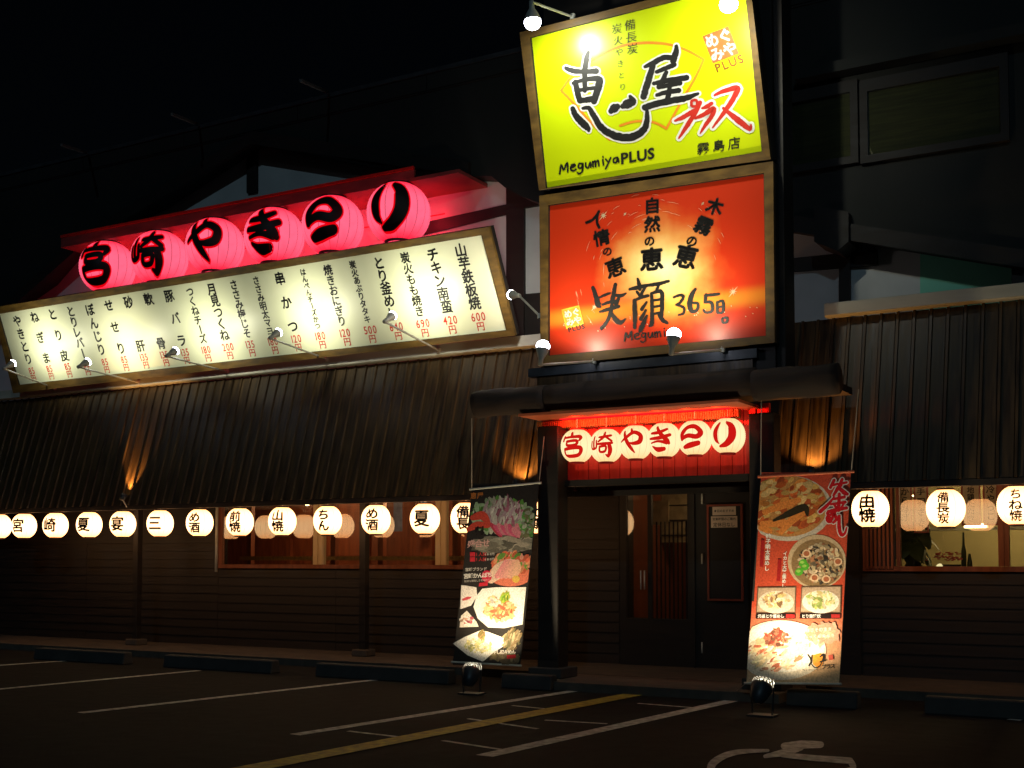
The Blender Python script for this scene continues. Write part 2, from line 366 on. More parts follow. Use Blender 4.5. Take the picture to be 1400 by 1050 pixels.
# lap siding boards
BC = {}
def siding(x0, x1, z0, z1, h=.14, cell=3.0):
    k = max(1, round((x1-x0)/cell)); L = (x1-x0)/k; nz_ = max(1, round((z1-z0)/h)); hh = (z1-z0)/nz_
    key = (round(L, 3), round(hh, 3))
    if key not in BC:
        mb = MB(); l = L-.006; mb.prism([(0, 0, 0), (0, .028, 0), (0, .028, hh-.002), (0, .016, hh-.002)], (l, 0, 0)); BC[key] = mb.mesh('siding_board', M_siding)
    for i in range(k):
        for j in range(nz_): link_mesh('siding_board', BC[key], wallo, (x0+i*L, WY+random.uniform(-.002, .002), z0+j*hh))
siding(-20.4, XW0-.02, FZ, 2.48); siding(XW0-.02, XW1+.02, FZ, ZS-.01); siding(XW1+.02, xg0-.12, FZ, 2.48, cell=1.4)
siding(XW2-.02, .6, FZ, ZS-.01)
# door surround panels
MB().box(xg1+.05, XW2-.05, WY-.0, WY+.028, FZ, 2.48).build('entrance_panel', M_dark, rest)
MB().box(xg0-.1, xg1+.04, WY-.0, WY+.028, zg1+.05, 2.7).build('transom_panel', M_dark, rest)

# posts on stone feet, and a downpipe
for px_ in (186, 497):
    p = atY(px_, 880, 14.2)
    po = MB().box(p.x-.055, p.x+.055, 14.15, 14.26, FZ+.1, 2.62).build('porch_post', M_dark, rest, bevel=.006)
    MB().box(p.x-.13, p.x+.13, 14.08, 14.33, FZ, FZ+.1).build('stone_foot', M_conc, po, bevel=.015)
p = atY(296, 740, 14.78)
MB().cyl((p.x, 14.78, 1.3), (p.x, 14.78, 2.6), .022, 8).build('thin_pipe', M_metal, rest, smooth=True)

# sloping skirt of vertical boards
dv = Vector((0, ET[0]-EB[0], ET[1]-EB[1])); sl_len = dv.length; dn = Vector((0, -dv.z, dv.y)).normalized()
skirt = MB().prism([(XL, EB[0]+.05, EB[1]), (XL, ET[0]+.05, ET[1]), (XL, WY+.6, ET[1]), (XL, WY+.6, 3.1), (XL, EB[0]+.12, EB[1])], (XR-XL, 0, 0)).build('sloping_skirt', M_dark, rest)
bw = .185
bmesh_board = MB()
def bpnt(x, t, o): return Vector((x, 0, 0)) + dv.normalized()*t + dn*o
pr = [(0, 0), (0, .034), (.03, .036), (.036, .010), (bw-.012, .012), (bw-.012, 0)]
bmesh_board.add([bpnt(x, 0, o) for x, o in pr] + [bpnt(x, sl_len, o) for x, o in pr], [tuple(range(6)), tuple(range(11, 5, -1))] + [(i, (i+1) % 6, 6+(i+1) % 6, 6+i) for i in range(6)])
bme = bmesh_board.mesh('skirt_board', M_roofb)
x = -20.6
while x < 1.2:
    if not (-6.55 < x < -4.5): link_mesh('skirt_board', bme, skirt, (x, EB[0]+random.uniform(-.004, .004), EB[1]))
    x += bw
MB().box(XL, XR, EB[0]-.02, EB[0]+.06, EB[1]-.07, EB[1]-.002).build('eave_edge', M_dark, rest)
MB().box(XL, XR, EB[0]+.06, WY+.02, EB[1]+.02, EB[1]+.05).build('eave_soffit', M_dark, rest)
for x0, x1 in ((XL, -6.7), (-3.82, XR)):
    gt = MB(); gt.prism([(x0, 14.0, 4.36), (x0, 14.0, 4.50), (x0, 14.03, 4.51), (x0, 14.17, 4.51), (x0, 14.17, 4.35), (x0, 14.03, 4.345)], (x1-x0, 0, 0))
    gt.build('gutter_trim', M_gutter, rest)

# upper walls: white plaster with dark timbers, dark panelled parapet above
UY = 14.6
up_w = MB().box(XL, XR, UY, UY+.2, 4.4, 8.4).build('plaster_wall', M_plaster, rest)
def timber(pts, Y=UY-.06, th=.06, name='timber', par=None, m=None):
    P = [atY(u, v, Y) for u, v in pts]; MB().prism(P, (0, th-.002, 0)).build(name, m or M_dark, par or up_w)
timber([(337, 185), (350, 185), (350, 262), (337, 264)])
timber([(575, 305), (694, 279), (694, 293), (575, 322)], Y=UY-.02, th=.02)
timber([(692, 150), (716, 145), (716, 470), (692, 473)])
timber([(716, 262), (740, 257), (740, 280), (716, 284)])
timber([(540, 338), (576, 331), (576, 342), (540, 349)])
timber([(1082, 353), (1199, 341), (1199, 362), (1082, 371)])
timber([(1147, 300), (1162, 300), (1162, 440), (1147, 440)], Y=UY-.08)
timber([(1113, 280), (1160, 290), (1160, 330), (1145, 343), (1113, 330)], Y=UY-.5, th=.5, name='roof_bracket', par=rest)
timber([(1383, 300), (1420, 300), (1420, 395), (1383, 392)], Y=UY-.3, th=.3, name='roof_bracket', par=rest)
timber([(668, 478), (740, 470), (740, 400), (716, 402), (716, 440), (668, 446)], Y=UY-.03, th=.03)
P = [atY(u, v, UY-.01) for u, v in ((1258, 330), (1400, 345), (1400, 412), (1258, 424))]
MB().prism(P, (0, .008, 0)).build('green_light_patch', M_teal, up_w)  # patch of green light on the white wall, done as colour
# parapet: lower edge steps over the gables
PY = 14.25
low = [(-260, 560), (-60, 470), (60, 385), (108, 330), (215, 277), (343, 193), (478, 219), (515, 226), (600, 226), (634, 232), (640, 240), (672, 241), (690, 256), (712, 268), (745, 280), (1080, 312), (1160, 325), (1383, 360), (1500, 380)]
topy = lambda u: 165 - .2465*(u-320)
P = [atY(u, v, PY) for u, v in low]
zt = atY(320, 166, PY).z
par = MB().prism(P + [Vector((P[-1].x, PY, zt)), Vector((P[0].x, PY, zt))], (0, .3, 0)).build('parapet', M_darkmetal, rest)
MB().box(P[0].x, P[-1].x, PY-.05, PY+.4, zt, zt+.06).build('parapet_cap', M_metal_d, par)
xx = -24.0
zl = atY(343, 186, PY).z + .06
MB().box(-24, XR, PY-.016, PY-.002, zl-.02, zl).build('panel_seam', M_dark, par)
while xx < 2:
    MB().box(xx, xx+2.386, PY-.022, PY-.004, zl+.01, zt-.01).build('parapet_panel', M_darkmetal, par)
    xx += 2.4
# barge boards along the gables
for a, b in (((-40, 470), (108, 338)), ((108, 338), (343, 196)), ((343, 196), (640, 240)), ((1075, 315), (1400, 366))):
    A = atY(*a, PY-.08); B = atY(*b, PY-.08); d = Vector((0, 0, .2))
    MB().prism([A, B, B+d, A+d], (0, .075, 0)).build('barge_board', M_dark, rest)
# upper window band on the right
def win(a, b, c, d, Y=PY-.03):
    P = [atY(*q, Y) for q in (a, b, c, d)]; x0 = min(q.x for q in P); x1 = max(q.x for q in P)
    z1 = (P[0].z+P[1].z)/2; z0 = (P[2].z+P[3].z)/2
    f = MB(); t = .09
    f.box(x0-t, x1+t, Y-.05, Y+.02, z1, z1+t*1.6).box(x0-t, x1+t, Y-.05, Y+.02, z0-t, z0).box(x0-t, x0, Y-.05, Y+.02, z0, z1).box(x1, x1+t, Y-.05, Y+.02, z0, z1)
    fo = f.build('window', M_dark, rest); MB().box(x0, x1, Y, Y+.01, z0, z1).build('blind', M_blind, fo)
    MB().box(x0, x1, Y-.02, Y-.014, z0, z1).build('pane', M_glass, fo)
M_blind = mat('olive_blind', (.10, .09, .035), .8, (.05, .045, .02), (2, 2, 40), .1)
win((1083, 143), (1163, 127), (1163, 215), (1083, 228)); win((1188, 124), (1367, 95), (1367, 186), (1188, 212))
A = atY(1088, 107, PY-.2); MB().box(A.x, XR, PY-.24, PY-.02, A.z-.03, A.z+.1).build('drip_ledge', M_darkmetal, rest)
for a, b in (((118, 209), (84, 198)), ((270, 170), (235, 156)), ((448, 126), (411, 110))):
    MB().bar(atY(*a, PY-.1), atY(*b, PY-1.1), .04, .04).build('roof_arm', M_metal_d, rest)
# red-lit lantern hood
A = atY(100, 322, 13.83); B = atY(566, 227, 13.83)
hood = MB().box(A.x-.3, B.x+.75, 13.83, UY-.0, A.z-.17, A.z-.12)
hood.box(A.x-.3, B.x+.0, 13.83, 13.87, A.z-.12, A.z)
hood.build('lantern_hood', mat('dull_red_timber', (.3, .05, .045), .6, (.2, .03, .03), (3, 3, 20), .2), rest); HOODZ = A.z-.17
MB().box(A.x-.3, B.x, 13.81, 13.85, A.z-.0, A.z+.04).build('hood_edge', M_redbd, rest)

# ------------------------------------------------------------------ entrance porch
PYF = 12.85
pl = atY(756, 900, PYF); xpl = pl.x; xpr = atY(1049, 900, PYF).x
for x_ in (xpl, xpr):
    q = MB().box(x_-.14, x_+.14, PYF-.13, PYF+.13, FZ-.003, 3.1).build('entrance_post', M_dark, rest, bevel=.01)
    MB().box(x_-.22, x_+.22, PYF-.22, PYF+.22, FZ-.002, FZ+.12).build('post_footing', M_conc_d, q, bevel=.01)
zr0 = atY(900, 652, 12.98).z; zr1 = atY(900, 572, 12.98).z
fr_ = MB().box(xpl, xpr, 13.0, 13.06, zr0, zr1+.1).build('red_fascia', M_redbd, rest)
x_ = xpl+.142; nb = 17; bwid = (xpr-.142-x_)/nb
rb = MB().box(0, bwid-.006, -.018, 0, 0, zr1-zr0+.1).mesh('red_board', M_redbd, bevel=.002)
for i in range(nb): link_mesh('red_board', rb, fr_, (x_+i*bwid, 12.998+random.uniform(-.004, .002), zr0-.004))
MB().box(xpl+.14, xpr-.14, 12.9, 13.1, zr0-.08, zr0-.006).build('door_lintel', M_dark, rest)
zs = atY(880, 563, 12.6).z
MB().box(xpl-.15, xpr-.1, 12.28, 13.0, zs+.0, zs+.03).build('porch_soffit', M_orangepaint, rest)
tr = MB().box(atY(735, 580, 12.88).x, atY(1012, 575, 12.88).x, 12.86, 12.90, zs-.1, zs-.005).build('bamboo_trim', M_bamboo, rest)
bst = MB().cyl((0, 0, 0), (0, 0, .085), .013, 6).mesh('bamboo_stick', M_bamboo, smooth=False)
x_ = atY(737, 580, 12.88).x
while x_ < atY(1010, 575, 12.88).x:
    link_mesh('bamboo_stick', bst, tr, (x_, 12.845, zs-.095)); x_ += .0285
def log(a, b, Y, r, z):
    x0 = atY(*a, Y).x; x1 = atY(*b, Y).x; mb = MB(); n = 18; k = 12; vs = []; fs = []
    for i in range(k+1):
        for j in range(n):
            t = 2*math.pi*j/n; rr = r*(1+.05*math.sin(3*t+i*.7)+random.uniform(-.03, .03))
            vs.append((x0+(x1-x0)*i/k, Y+rr*math.cos(t), z+rr*math.sin(t)))
    for i in range(k):
        for j in range(n): fs.append((i*n+j, i*n+(j+1) % n, (i+1)*n+(j+1) % n, (i+1)*n+j))
    fs += [tuple(range(n)), tuple(range((k+1)*n-1, k*n-1, -1))]
    mb.add(vs, fs); mb.build('log_ridge', M_log, rest, smooth=True)
zl_ = atY(900, 535, 12.4).z
log((652, 550), (748, 545), 12.4, .165, 3.38); log((1032, 530), (1147, 525), 12.4, .165, 3.36); log((745, 545), (1034, 530), 12.42, .15, 3.40)
MB().box(xpl-.9, xpr+.75, 12.42, 13.7, 3.36, 3.44).build('porch_roof', M_log, rest)
MB().box(xpl, xpr, 12.46, 12.52, 3.45, 3.70).build('sign_skirt', M_roofb, rest)
MB().box(xpl-.1, xpr+.06, 12.42, 12.56, 3.66, 3.76).build('sign_sill', M_metal_d, rest)

# door with glass, bars, handle, hinges
def slab(a, b, Y, th, name, m, par, inset=0):
    A = atY(*a, Y); B = atY(*b, Y); return MB().box(A.x, B.x, Y, Y+th, min(A.z, B.z), max(A.z, B.z)).build(name, m, par)
door = MB().box(xg0-.1, xg0-.005, WY-.03, WY+.03, FZ, zg1+.1).box(xg1+.005, xg1+.1, WY-.03, WY+.03, FZ, zg1+.1).box(xg0-.005, xg1+.005, WY-.03, WY+.03, zg1, zg1+.1).box(xg0-.005, xg1+.005, WY-.03, WY+.03, FZ, zg0)
xm = atY(889, 760, WY).x
door.box(xm-.025, xm+.03, WY-.03, WY+.03, zg0, zg1)
door = door.build('door', M_dark, rest)
MB().box(xg0, xm-.026, WY, WY+.01, zg0, zg1).build('pane', M_glass, door); MB().box(xm+.031, xg1, WY, WY+.01, zg0, zg1).build('pane', M_glass, door)
for u in (876, 881):
    A = atY(u, 780, WY-.08); MB().cyl((A.x, WY-.08, atY(u, 806, WY-.08).z), (A.x, WY-.08, A.z), .01, 8).build('handle', M_metal, door, smooth=True)
for v0, v1 in ((674, 689), (757, 771), (878, 893)):
    A = atY(960, v0, WY-.03); MB().cyl((A.x, WY-.04, atY(960, v1, WY-.04).z), (A.x, WY-.04, A.z), .011, 8).build('hinge', M_metal, door, smooth=True)
xb = xm+.07
while xb < xg1-.02:
    MB().box(xb, xb+.018, WY+.03, WY+.045, zg0, atY(910, 713, WY).z).build('door_bar', M_dark, door); xb += .06
# framed notice case beside the door
nc = thing('notice_case', 'tall dark notice case with thin red frame and two papers, right of the glass door', 'notice board', atY(990, 820, WY-.04))
A = atY(966, 690, WY-.05); B = atY(1016, 822, WY-.05); f = MB(); t = .025
f.box(A.x, B.x, WY-.05, WY-.02, A.z-t, A.z).box(A.x, B.x, WY-.05, WY-.02, B.z, B.z+t).box(A.x, A.x+t, WY-.05, WY-.02, B.z+t, A.z-t).box(B.x-t, B.x, WY-.05, WY-.02, B.z+t, A.z-t)
M_rframe = mat('reddish_frame', (.28, .05, .02), .5, (.2, .035, .015)); f.build('frame', M_rframe, nc)
MB().box(A.x+t, B.x-t, WY-.035, WY-.02, B.z+t, A.z-t).build('backing', M_dark, nc)
for i, (a, b, txts) in enumerate((((974, 693), (1006, 704), ('本日のおすすめ',)), ((972, 706), (1008, 721), ('営業時間のご案内', '定休日なし')))):
    A = atY(*a, WY-.04); B = atY(*b, WY-.04)
    o = MB().box(A.x, B.x, WY-.04, WY-.037, B.z, A.z).build('notice_paper', M_paperm, nc)
    l = MB(); h = (A.z-B.z)/len(txts)
    for j, tx in enumerate(txts):
        sz = (B.x-A.x)/(len(tx)+1)
        for k, ch in enumerate(tx): put(l, ch, lambda a_, b_, k=k, j=j: Vector((A.x+sz*(k+1)+a_, WY-.042, A.z-h*(j+.5)-b_)), min(sz, h*.8), .01)
    tag(l.build('lettering', M_black, o), kind='stuff')

# ------------------------------------------------------------------ windows at street level
def street_window(x0, x1, mull, name_m):
    f = MB(); f.box(x0, x1, WY-.03, WY+.06, ZS-.0, ZS+.06).box(x0, x1, WY-.03, WY+.06, ZT-.05, ZT).box(x0, x0+.06, WY-.03, WY+.06, ZS+.06, ZT-.05).box(x1-.06, x1, WY-.03, WY+.06, ZS+.06, ZT-.05)
    fo = f.build('window', M_redwood, rest); xs = [x0+.06]
    for a, b in mull:
        MB().box(a, b, WY-.035, WY+.055, ZS+.062, ZT-.052).box((a+b)/2-.006, (a+b)/2+.006, WY-.05, WY-.034, ZS+.062, ZT-.052).build('mullion', name_m, fo); xs += [a, b]
    xs.append(x1-.06)
    for i in range(0, len(xs), 2): MB().box(xs[i], xs[i+1], WY+.0, WY+.006, ZS+.06, ZT-.05).build('pane', M_glass, fo)
    return fo
ml = [(atY(a, 740, WY).x, atY(b, 740, WY).x) for a, b in ((430, 443), (597, 611))]
street_window(XW0, XW1, ml, M_creampaint)
mr_ = [(atY(a, 740, WY).x, atY(b, 740, WY).x) for a, b in ((1365, 1380),)]
street_window(XW2, XW3, [(atY(1226, 740, WY).x, atY(1231, 740, WY).x)] + mr_, M_redwood)

# rooms behind the glass
def room(x0, x1, y1, m, name):
    mb = MB(); y0 = WY+.21
    mb.box(x0, x1, y1, y1+.1, 0, 2.9).box(x0-.1, x0, y0, y1, 0, 2.9).box(x1, x1+.1, y0, y1, 0, 2.9).box(x0, x1, y0, y1, 2.75, 2.85).box(x0, x1, y0, y1, .0, FZ)
    mb.build(name, m, rest)
room(XW0-3.6, -7.2, 18.2, M_redwood, 'dining_room'); room(XW2-.5, 1.2, 17.6, M_greenwall, 'kitchen_room')
room(-7.0, -4.3, 17.6, M_redwood, 'lobby')
# counter rail and posts inside the dining room
A = atY(330, 763, 15.9)
MB().box(XW0-.5, -7.4, 15.88, 15.96, A.z-.04, A.z+.03).build('counter_rail', M_bamboo, rest)
for u in (340, 455, 520, 622): 
    A = atY(u, 760, 16.3); MB().box(A.x-.05, A.x+.05, 16.3, 16.4, FZ, 2.75).build('interior_post', M_redwood, rest)
for u in (368, 470, 560):
    A = atY(u, 755, 17.9); MB().box(A.x-.55, A.x+.35, 18.1, 18.18, .6, 1.9 if u != 470 else 2.2).build('dark_partition', M_redwood, rest)
M_blue = mat('blue_curtain', (.18, .24, .42), .8); A = atY(543, 700, 17.6)
MB().box(A.x-.08, A.x+.1, 17.6, 17.62, 2.0, 2.7).box(A.x+.5, A.x+.62, 17.6, 17.62, 2.0, 2.7).build('blue_curtain', M_blue, rest)
M_cw = mat('shoji_paper', (.5, .42, .26), .8); A = atY(926, 690, 16.6)
sj = MB().box(A.x-.25, A.x+.35, 16.6, 16.62, 1.75, 2.7).build('paper_screen', M_cw, rest)
for k in range(4): MB().box(A.x-.25, A.x+.35, 16.58, 16.6, 1.85+k*.22, 1.865+k*.22).build('screen_rail', M_dark, sj)
A = atY(874, 760, 16.9); MB().box(A.x-.1, A.x+.1, 16.8, 16.9, FZ, 2.75).build('interior_post', M_redwood, rest)
A = atY(900, 690, 16.2); MB().box(A.x-.16, A.x+.16, 16.2, 16.22, 2.0, 2.35).build('paper_screen', M_cw, rest)

def bulbobj(name, label, cat, loc, r, m, power, col, parent=None, par_name='globe'):
    t = thing(name, label, cat, loc)
    mb = MB(); mb.lathe([(max(.001, r*math.sin(math.pi*i/8)), -r*math.cos(math.pi*i/8)) for i in range(9)], 16, loc); mb.build(par_name, m, t, smooth=True)
    MB().cyl(Vector(loc)+Vector((0, 0, r)), (loc[0], loc[1], 2.75), .006, 6).build('cord', M_dark, t)
    l = bpy.data.lights.new('lamp_light', 'POINT'); l.energy = power; l.color = col; l.shadow_soft_size = .1
    lo = bpy.data.objects.new('lamp_light', l); COL.objects.link(lo); lo.parent = t; lo.location = (0, 0, -r*1.6)
    return t
bulbobj('pendant_lamp', 'small warm globe pendant inside the dining room, behind the left window', 'pendant lamp', (-11.5, 16.9, 2.55), .07, M_warmbulb, 42, (1, .5, .22))
bulbobj('pendant_lamp', 'small warm globe pendant inside the dining room near the entrance end', 'pendant lamp', (-8.3, 16.9, 2.55), .07, M_warmbulb, 26, (1, .5, .22))
bulbobj('pendant_lamp', 'added small warm globe light deep in the left end of the dining room', 'pendant lamp', (-14.2, 17.2, 2.55), .07, M_warmbulb, 34, (1, .5, .22))  # added to brighten the dark left end of the dining room
bulbobj('pendant_lamp', 'warm globe pendant in the lobby seen through the glass door', 'pendant lamp', (-5.6, 16.0, 2.6), .06, M_warmbulb, 16, (1, .6, .3))
bulbobj('ceiling_lamp', 'bright globe lamp under the kitchen ceiling, behind the right window', 'ceiling lamp', (-2.2, 16.6, 2.6), .08, M_warmbulb, 50, (1, .70, .34))

# slatted screen right of banner
A = atY(1183, 700, WY-.06); B = atY(1224, 779, WY-.06)
ss = thing('slat_screen', 'red-brown vertical slat screen at the left end of the right window', 'slat screen', (A.x, WY-.06, ZS))
k = 7; stp = (B.x-A.x)/k
sm = MB().box(0, stp*.55, 0, .03, 0, 1.0).mesh('slat', M_redwood, bevel=.003)
MB().box(A.x, B.x, WY-.028, WY-.024, ZS+.01, ZS+1.06).build('backing', M_dark, ss)
for i in range(k): link_mesh('slat', sm, ss, (A.x+i*stp, WY-.062, ZS+.03))

# hanging paper menus in the right window
for i, (u, tx, ds) in enumerate(((1237, 'からあげ', 'leftmost paper menu strip hanging in the right window, above the plant'), (1259, '手羽さき', 'paper menu strip just left of the lantern in the right window'),
                                 (1327, '地鶏たたき', 'wide pink-edged paper menu strip right of the lantern in the right window'), (1354, '冷やっこ', 'rightmost paper menu strip, against the right window post'))):
    A = atY(u, 668, 15.05); wd = .17 if i != 2 else .22; h = .52 if i != 1 else .6
    t = thing('paper_menu', ds, 'paper menu', (A.x, 15.05, 2.42-h), 'paper menus hanging in the right window')
    MB().box(A.x-wd/2, A.x+wd/2, 15.05, 15.055, 2.42-h, 2.42).build('sheet', M_paperm, t)
    e = MB(); e.box(A.x-wd/2, A.x-wd/2+.02, 15.044, 15.048, 2.42-h, 2.42).box(A.x+wd/2-.02, A.x+wd/2, 15.044, 15.048, 2.42-h, 2.42).box(A.x-wd/2+.02, A.x+wd/2-.02, 15.044, 15.048, 2.42-h, 2.44-h); e.build('border', M_pinkink, t)
    l = MB()
    for k, ch in enumerate(tx): put(l, ch, lambda a, b, k=k: Vector((A.x+a, 15.046, 2.38-.06-k*(h-.1)/len(tx)-b)), min(.1, (h-.1)/len(tx)), .02)
    l.build('lettering', M_black, t)
# potted plant
A = atY(1247, 775, 15.35); pt = thing('potted_plant', 'dark broad-leaved potted plant inside the right window', 'plant', (A.x, 15.35, ZS-.25))
MB().lathe([(.001, -.22), (.1, -.22), (.14, .05), (.12, .05), (.001, .03)], 16, (A.x, 15.35, ZS-.0)).build('pot', M_conc_d, pt, smooth=True)
st = MB(); lf = MB()
for k in range(5): st.cyl((A.x, 15.35, ZS), (A.x+random.uniform(-.15, .15), 15.35+random.uniform(-.1, .1), ZS+.35+.1*k), .01, 6)
st.build('stem', M_leaf, pt)
leafm = []
for q in range(3):
    mb = MB(); L = .3; rows = 7; vs = []; fs = []
    for i in range(rows):
        t = i/(rows-1); hw = .085*math.sin(math.pi*min(1, t*.9+.06))**.8*(1+.1*q); z = -.12*t*t*(1+q*.5)
        vs += [(t*L, -hw, z-.02), (t*L, 0, z), (t*L, hw, z-.02)]
    for i in range(rows-1):
        b = i*3; fs += [(b, b+3, b+4, b+1), (b+1, b+4, b+5, b+2)]
    mb.add(vs, fs); leafm.append(mb.mesh('leaf', M_leaf, smooth=True))
for k in range(30):
    a = random.uniform(0, 6.28); z = ZS+.15+random.random()*.55; rr = random.uniform(0, .12)
    link_mesh('leaf', random.choice(leafm), pt, (A.x+rr*math.cos(a), 15.35+rr*math.sin(a), z), (random.uniform(-.4, .4), random.uniform(-.1, .9), a))
# shelf, jars, chopstick-like bottles
A = atY(1300, 723, 16.6); MB().box(A.x-.9, A.x+1.1, 16.6, 16.85, A.z-.02, A.z+.02).build('kitchen_shelf', M_metal, rest)
A = atY(1334, 719, 16.58); t = thing('tube_lamp', 'short glowing lamp on the kitchen shelf behind the right window', 'lamp', (A.x, 16.55, A.z))
MB().cyl((A.x-.13, 16.55, A.z), (A.x+.13, 16.55, A.z), .025, 12).build('tube', M_warmbulb, t, smooth=True); MB().box(A.x-.15, A.x+.15, 16.57, 16.6, A.z-.03, A.z+.03).build('housing', M_metal, t)
A = atY(1251, 674, 16.4); t = thing('cone_lamp', 'cone shaped bright ceiling lamp above the plant in the right window', 'lamp', (A.x, 16.4, A.z))
MB().lathe([(.09, -.03), (.03, .03), (.001, .03)], 16, (A.x, 16.4, A.z)).build('shade', M_metal, t, smooth=True); MB().lathe([(.001, -.05), (.07, -.032), (.08, -.028)], 16, (A.x, 16.4, A.z)).build('bulb', M_warmbulb, t, smooth=True)
for u, v0, v1, r, lb in ((1318, 728, 779, .03, 'tall dark bottle standing behind the right window, nearer the lantern'), (1326, 757, 779, .03, 'short dark bottle beside the tall one behind the right window')):
    A = atY(u, v1, 15.3); B = atY(u+(4 if v1-v0 < 30 else -6), v0, 15.3); MBt = MB().lathe([(.001, ZS-.02), (r, ZS-.02), (r, (ZS+B.z)/2), (r*.5, (ZS+B.z)/2+.08), (r*.4, B.z), (.001, B.z)], 12, (A.x, 15.3, 0))
    tag(MBt.build('bottle', M_leaf, org=(A.x, 15.3, ZS), smooth=True), lb, 'bottle', 'bottles in the right window')
MB().box(XW2, XW3, 15.12, 15.5, ZS-.06, ZS-.0).build('window_counter', M_redwood, rest)
A = atY(1285, 775, 15.2); t = thing('glass_ball', 'small bright round glass ball on the sill of the right window', 'ornament', (A.x, 15.2, ZS))
MB().lathe([(max(.001, .045*math.sin(math.pi*i/8)), .047-.045*math.cos(math.pi*i/8)) for i in range(9)], 14, (A.x, 15.2, ZS)).build('ball', emis('lit_glass_ball', (1, .8, .4), 1.3), t, smooth=True)
MB().lathe([(.001, 0), (.05, 0), (.03, .012), (.001, .012)], 14, (A.x, 15.2, ZS)).build('stand', M_dark, t, smooth=True)
A = atY(1298, 772, 15.3); t = thing('flower_basket', 'low dark basket of dried flowers on the sill of the right window', 'basket', (A.x, 15.3, ZS))
MB().lathe([(.001, 0), (.1, 0), (.14, .08), (.12, .08), (.001, .06)], 16, (A.x, 15.3, ZS)).build('basket', M_log, t, smooth=True)
fl = MB()
for k in range(60):
    c = Vector((A.x+random.gauss(0, .1), 15.3+random.gauss(0, .05), ZS+.12+random.random()*.1)); fl.cyl(c, c+Vector((0, 0, .015)), .018, 5)
tag(fl.build('blossom', M_pinkink, t), kind='stuff')

# ------------------------------------------------------------------ wheel stops
def stop(u0, u1, v, lb):
    Y = 12.25; x0 = atY(u0, v, Y).x; x1 = atY(u1, v, Y).x
    mb = MB().prism([(x0, Y, 0.0), (x0, Y+.03, .17), (x0, Y+.17, .17), (x0, Y+.2, 0.0)], (x1-x0, 0, 0))
    tag(mb.build('wheel_stop', M_conc_d, org=((x0+x1)/2, Y+.1, 0), bevel=.012), lb, 'wheel stop', 'concrete wheel stops along the kerb')
stop(45, 168, 898, 'leftmost dark concrete wheel stop, at the far left of the parking row')
stop(222, 370, 908, 'dark concrete wheel stop in the middle of the left parking row')
stop(430, 612, 920, 'dark concrete wheel stop just left of the black banner')
stop(684, 752, 930, 'short dark block at the foot of the left entrance post')
stop(1074, 1171, 952, 'dark block on the ground under the red banner')
stop(1263, 1420, 960, 'dark concrete wheel stop at the right edge under the right window')

# ================================================================== SIGN TOWER AND SIGNS
BX0 = atY(748, 480, 12.45).x; BX1 = atY(1058, 470, 12.45).x
tower = thing('sign_tower', 'dark box tower carrying the two big signs above the entrance', 'sign tower', ((BX0+BX1)/2, 12.7, 3.44))
MB().box(BX0, BX1, 12.5, 12.95, 3.44, 8.4).build('tower_body', M_dark, tower)
for x_ in (BX0-.05, BX1+.05): MB().box(x_-.045, x_+.045, 12.55, 12.9, 3.46, 8.3).build('side_post', M_dark, tower)

def sign_box(root, pl, outer, inner, m_face, depth=.16, fthick=.05):
    O = [pl.hit(*p) for p in outer]; I = [pl.hit(*p) for p in inner]; n_ = pl.n
    MB().prism([p - n_*.02 for p in O], -n_*depth).build('cabinet', M_dark, root)
    face = MB().prism([p + n_*.0 for p in I], -n_*.018).build('face', m_face, root)
    for i in range(4):
        j = (i+1) % 4
        MB().prism([O[i]+n_*fthick, O[j]+n_*fthick, I[j]+n_*(fthick*.8), I[i]+n_*(fthick*.8)], -n_*(fthick+.018)).build('frame_rail', M_frame, root)
        # thin dark lip inside the frame
        k = (I[(i+2) % 4]-I[i]).normalized()*.012; k2 = (I[(j+2) % 4]-I[j]).normalized()*.012
        MB().prism([I[i]+n_*.02, I[j]+n_*.02, I[j]+k2+n_*.02, I[i]+k+n_*.02], -n_*.018).build('inner_lip', M_dark, root)
    return face

# --- upper lime sign
pu = Plane((-6.6, 12.3, 5.85), (0, -1, -.27))
su = thing('lime_sign', 'big lime yellow shop sign in a wooden frame, upper sign over the entrance', 'shop sign', pu.hit(890, 240))
sign_box(su, pu, [(713, 45), (1026, -34), (1055.5, 218), (739.5, 260)], [(726, 51.5), (1019.5, -23), (1043.5, 207.5), (747.6, 257.7)], M_yellow)
off = [.004]
def z3(x, y): return pu.hit(700+x/3.784, y/3.784, off[0])
fan = MB()
for st in ([(255, 468, 11), (330, 370, 11), (430, 300, 12), (560, 240, 13), (680, 222, 14), (800, 228, 14), (900, 258, 13), (992, 308, 13)],
           [(992, 308, 13), (950, 400, 13), (880, 520, 13), (800, 665, 13)], [(800, 665, 13), (730, 632, 12), (640, 628, 12), (560, 650, 12)], [(255, 468, 13), (330, 545, 13), (420, 645, 13), (505, 722, 12)]):
    brush(fan, st, z3); off[0] += .0001
fan.build('fan_outline', M_orangeink, su)
KEI = [[(280,352,12),(320,368,20),(380,370,16),(436,368,24)], [(396,268,6),(388,300,18),(378,370,20),(378,470,14)],
       [(330,425,20),(338,470,22),(352,520,22)], [(318,430,12),(380,412,14),(450,408,26),(448,450,30),(425,525,24)], [(345,468,13),(400,458,12),(440,455,13)], [(352,522,20),(400,515,24),(430,510,26)],
       [(316,562,18),(330,595,24),(360,630,30),(392,662,24),(398,676,8)], [(368,560,8),(400,560,16),(425,600,22),(460,655,26),(510,692,30),(580,712,32),(640,703,32),(685,668,26),(700,620,20),(700,575,10)],
       [(514,575,22),(530,560,38),(545,552,26)], [(575,550,20),(595,540,38),(625,525,30),(612,498,8)]]
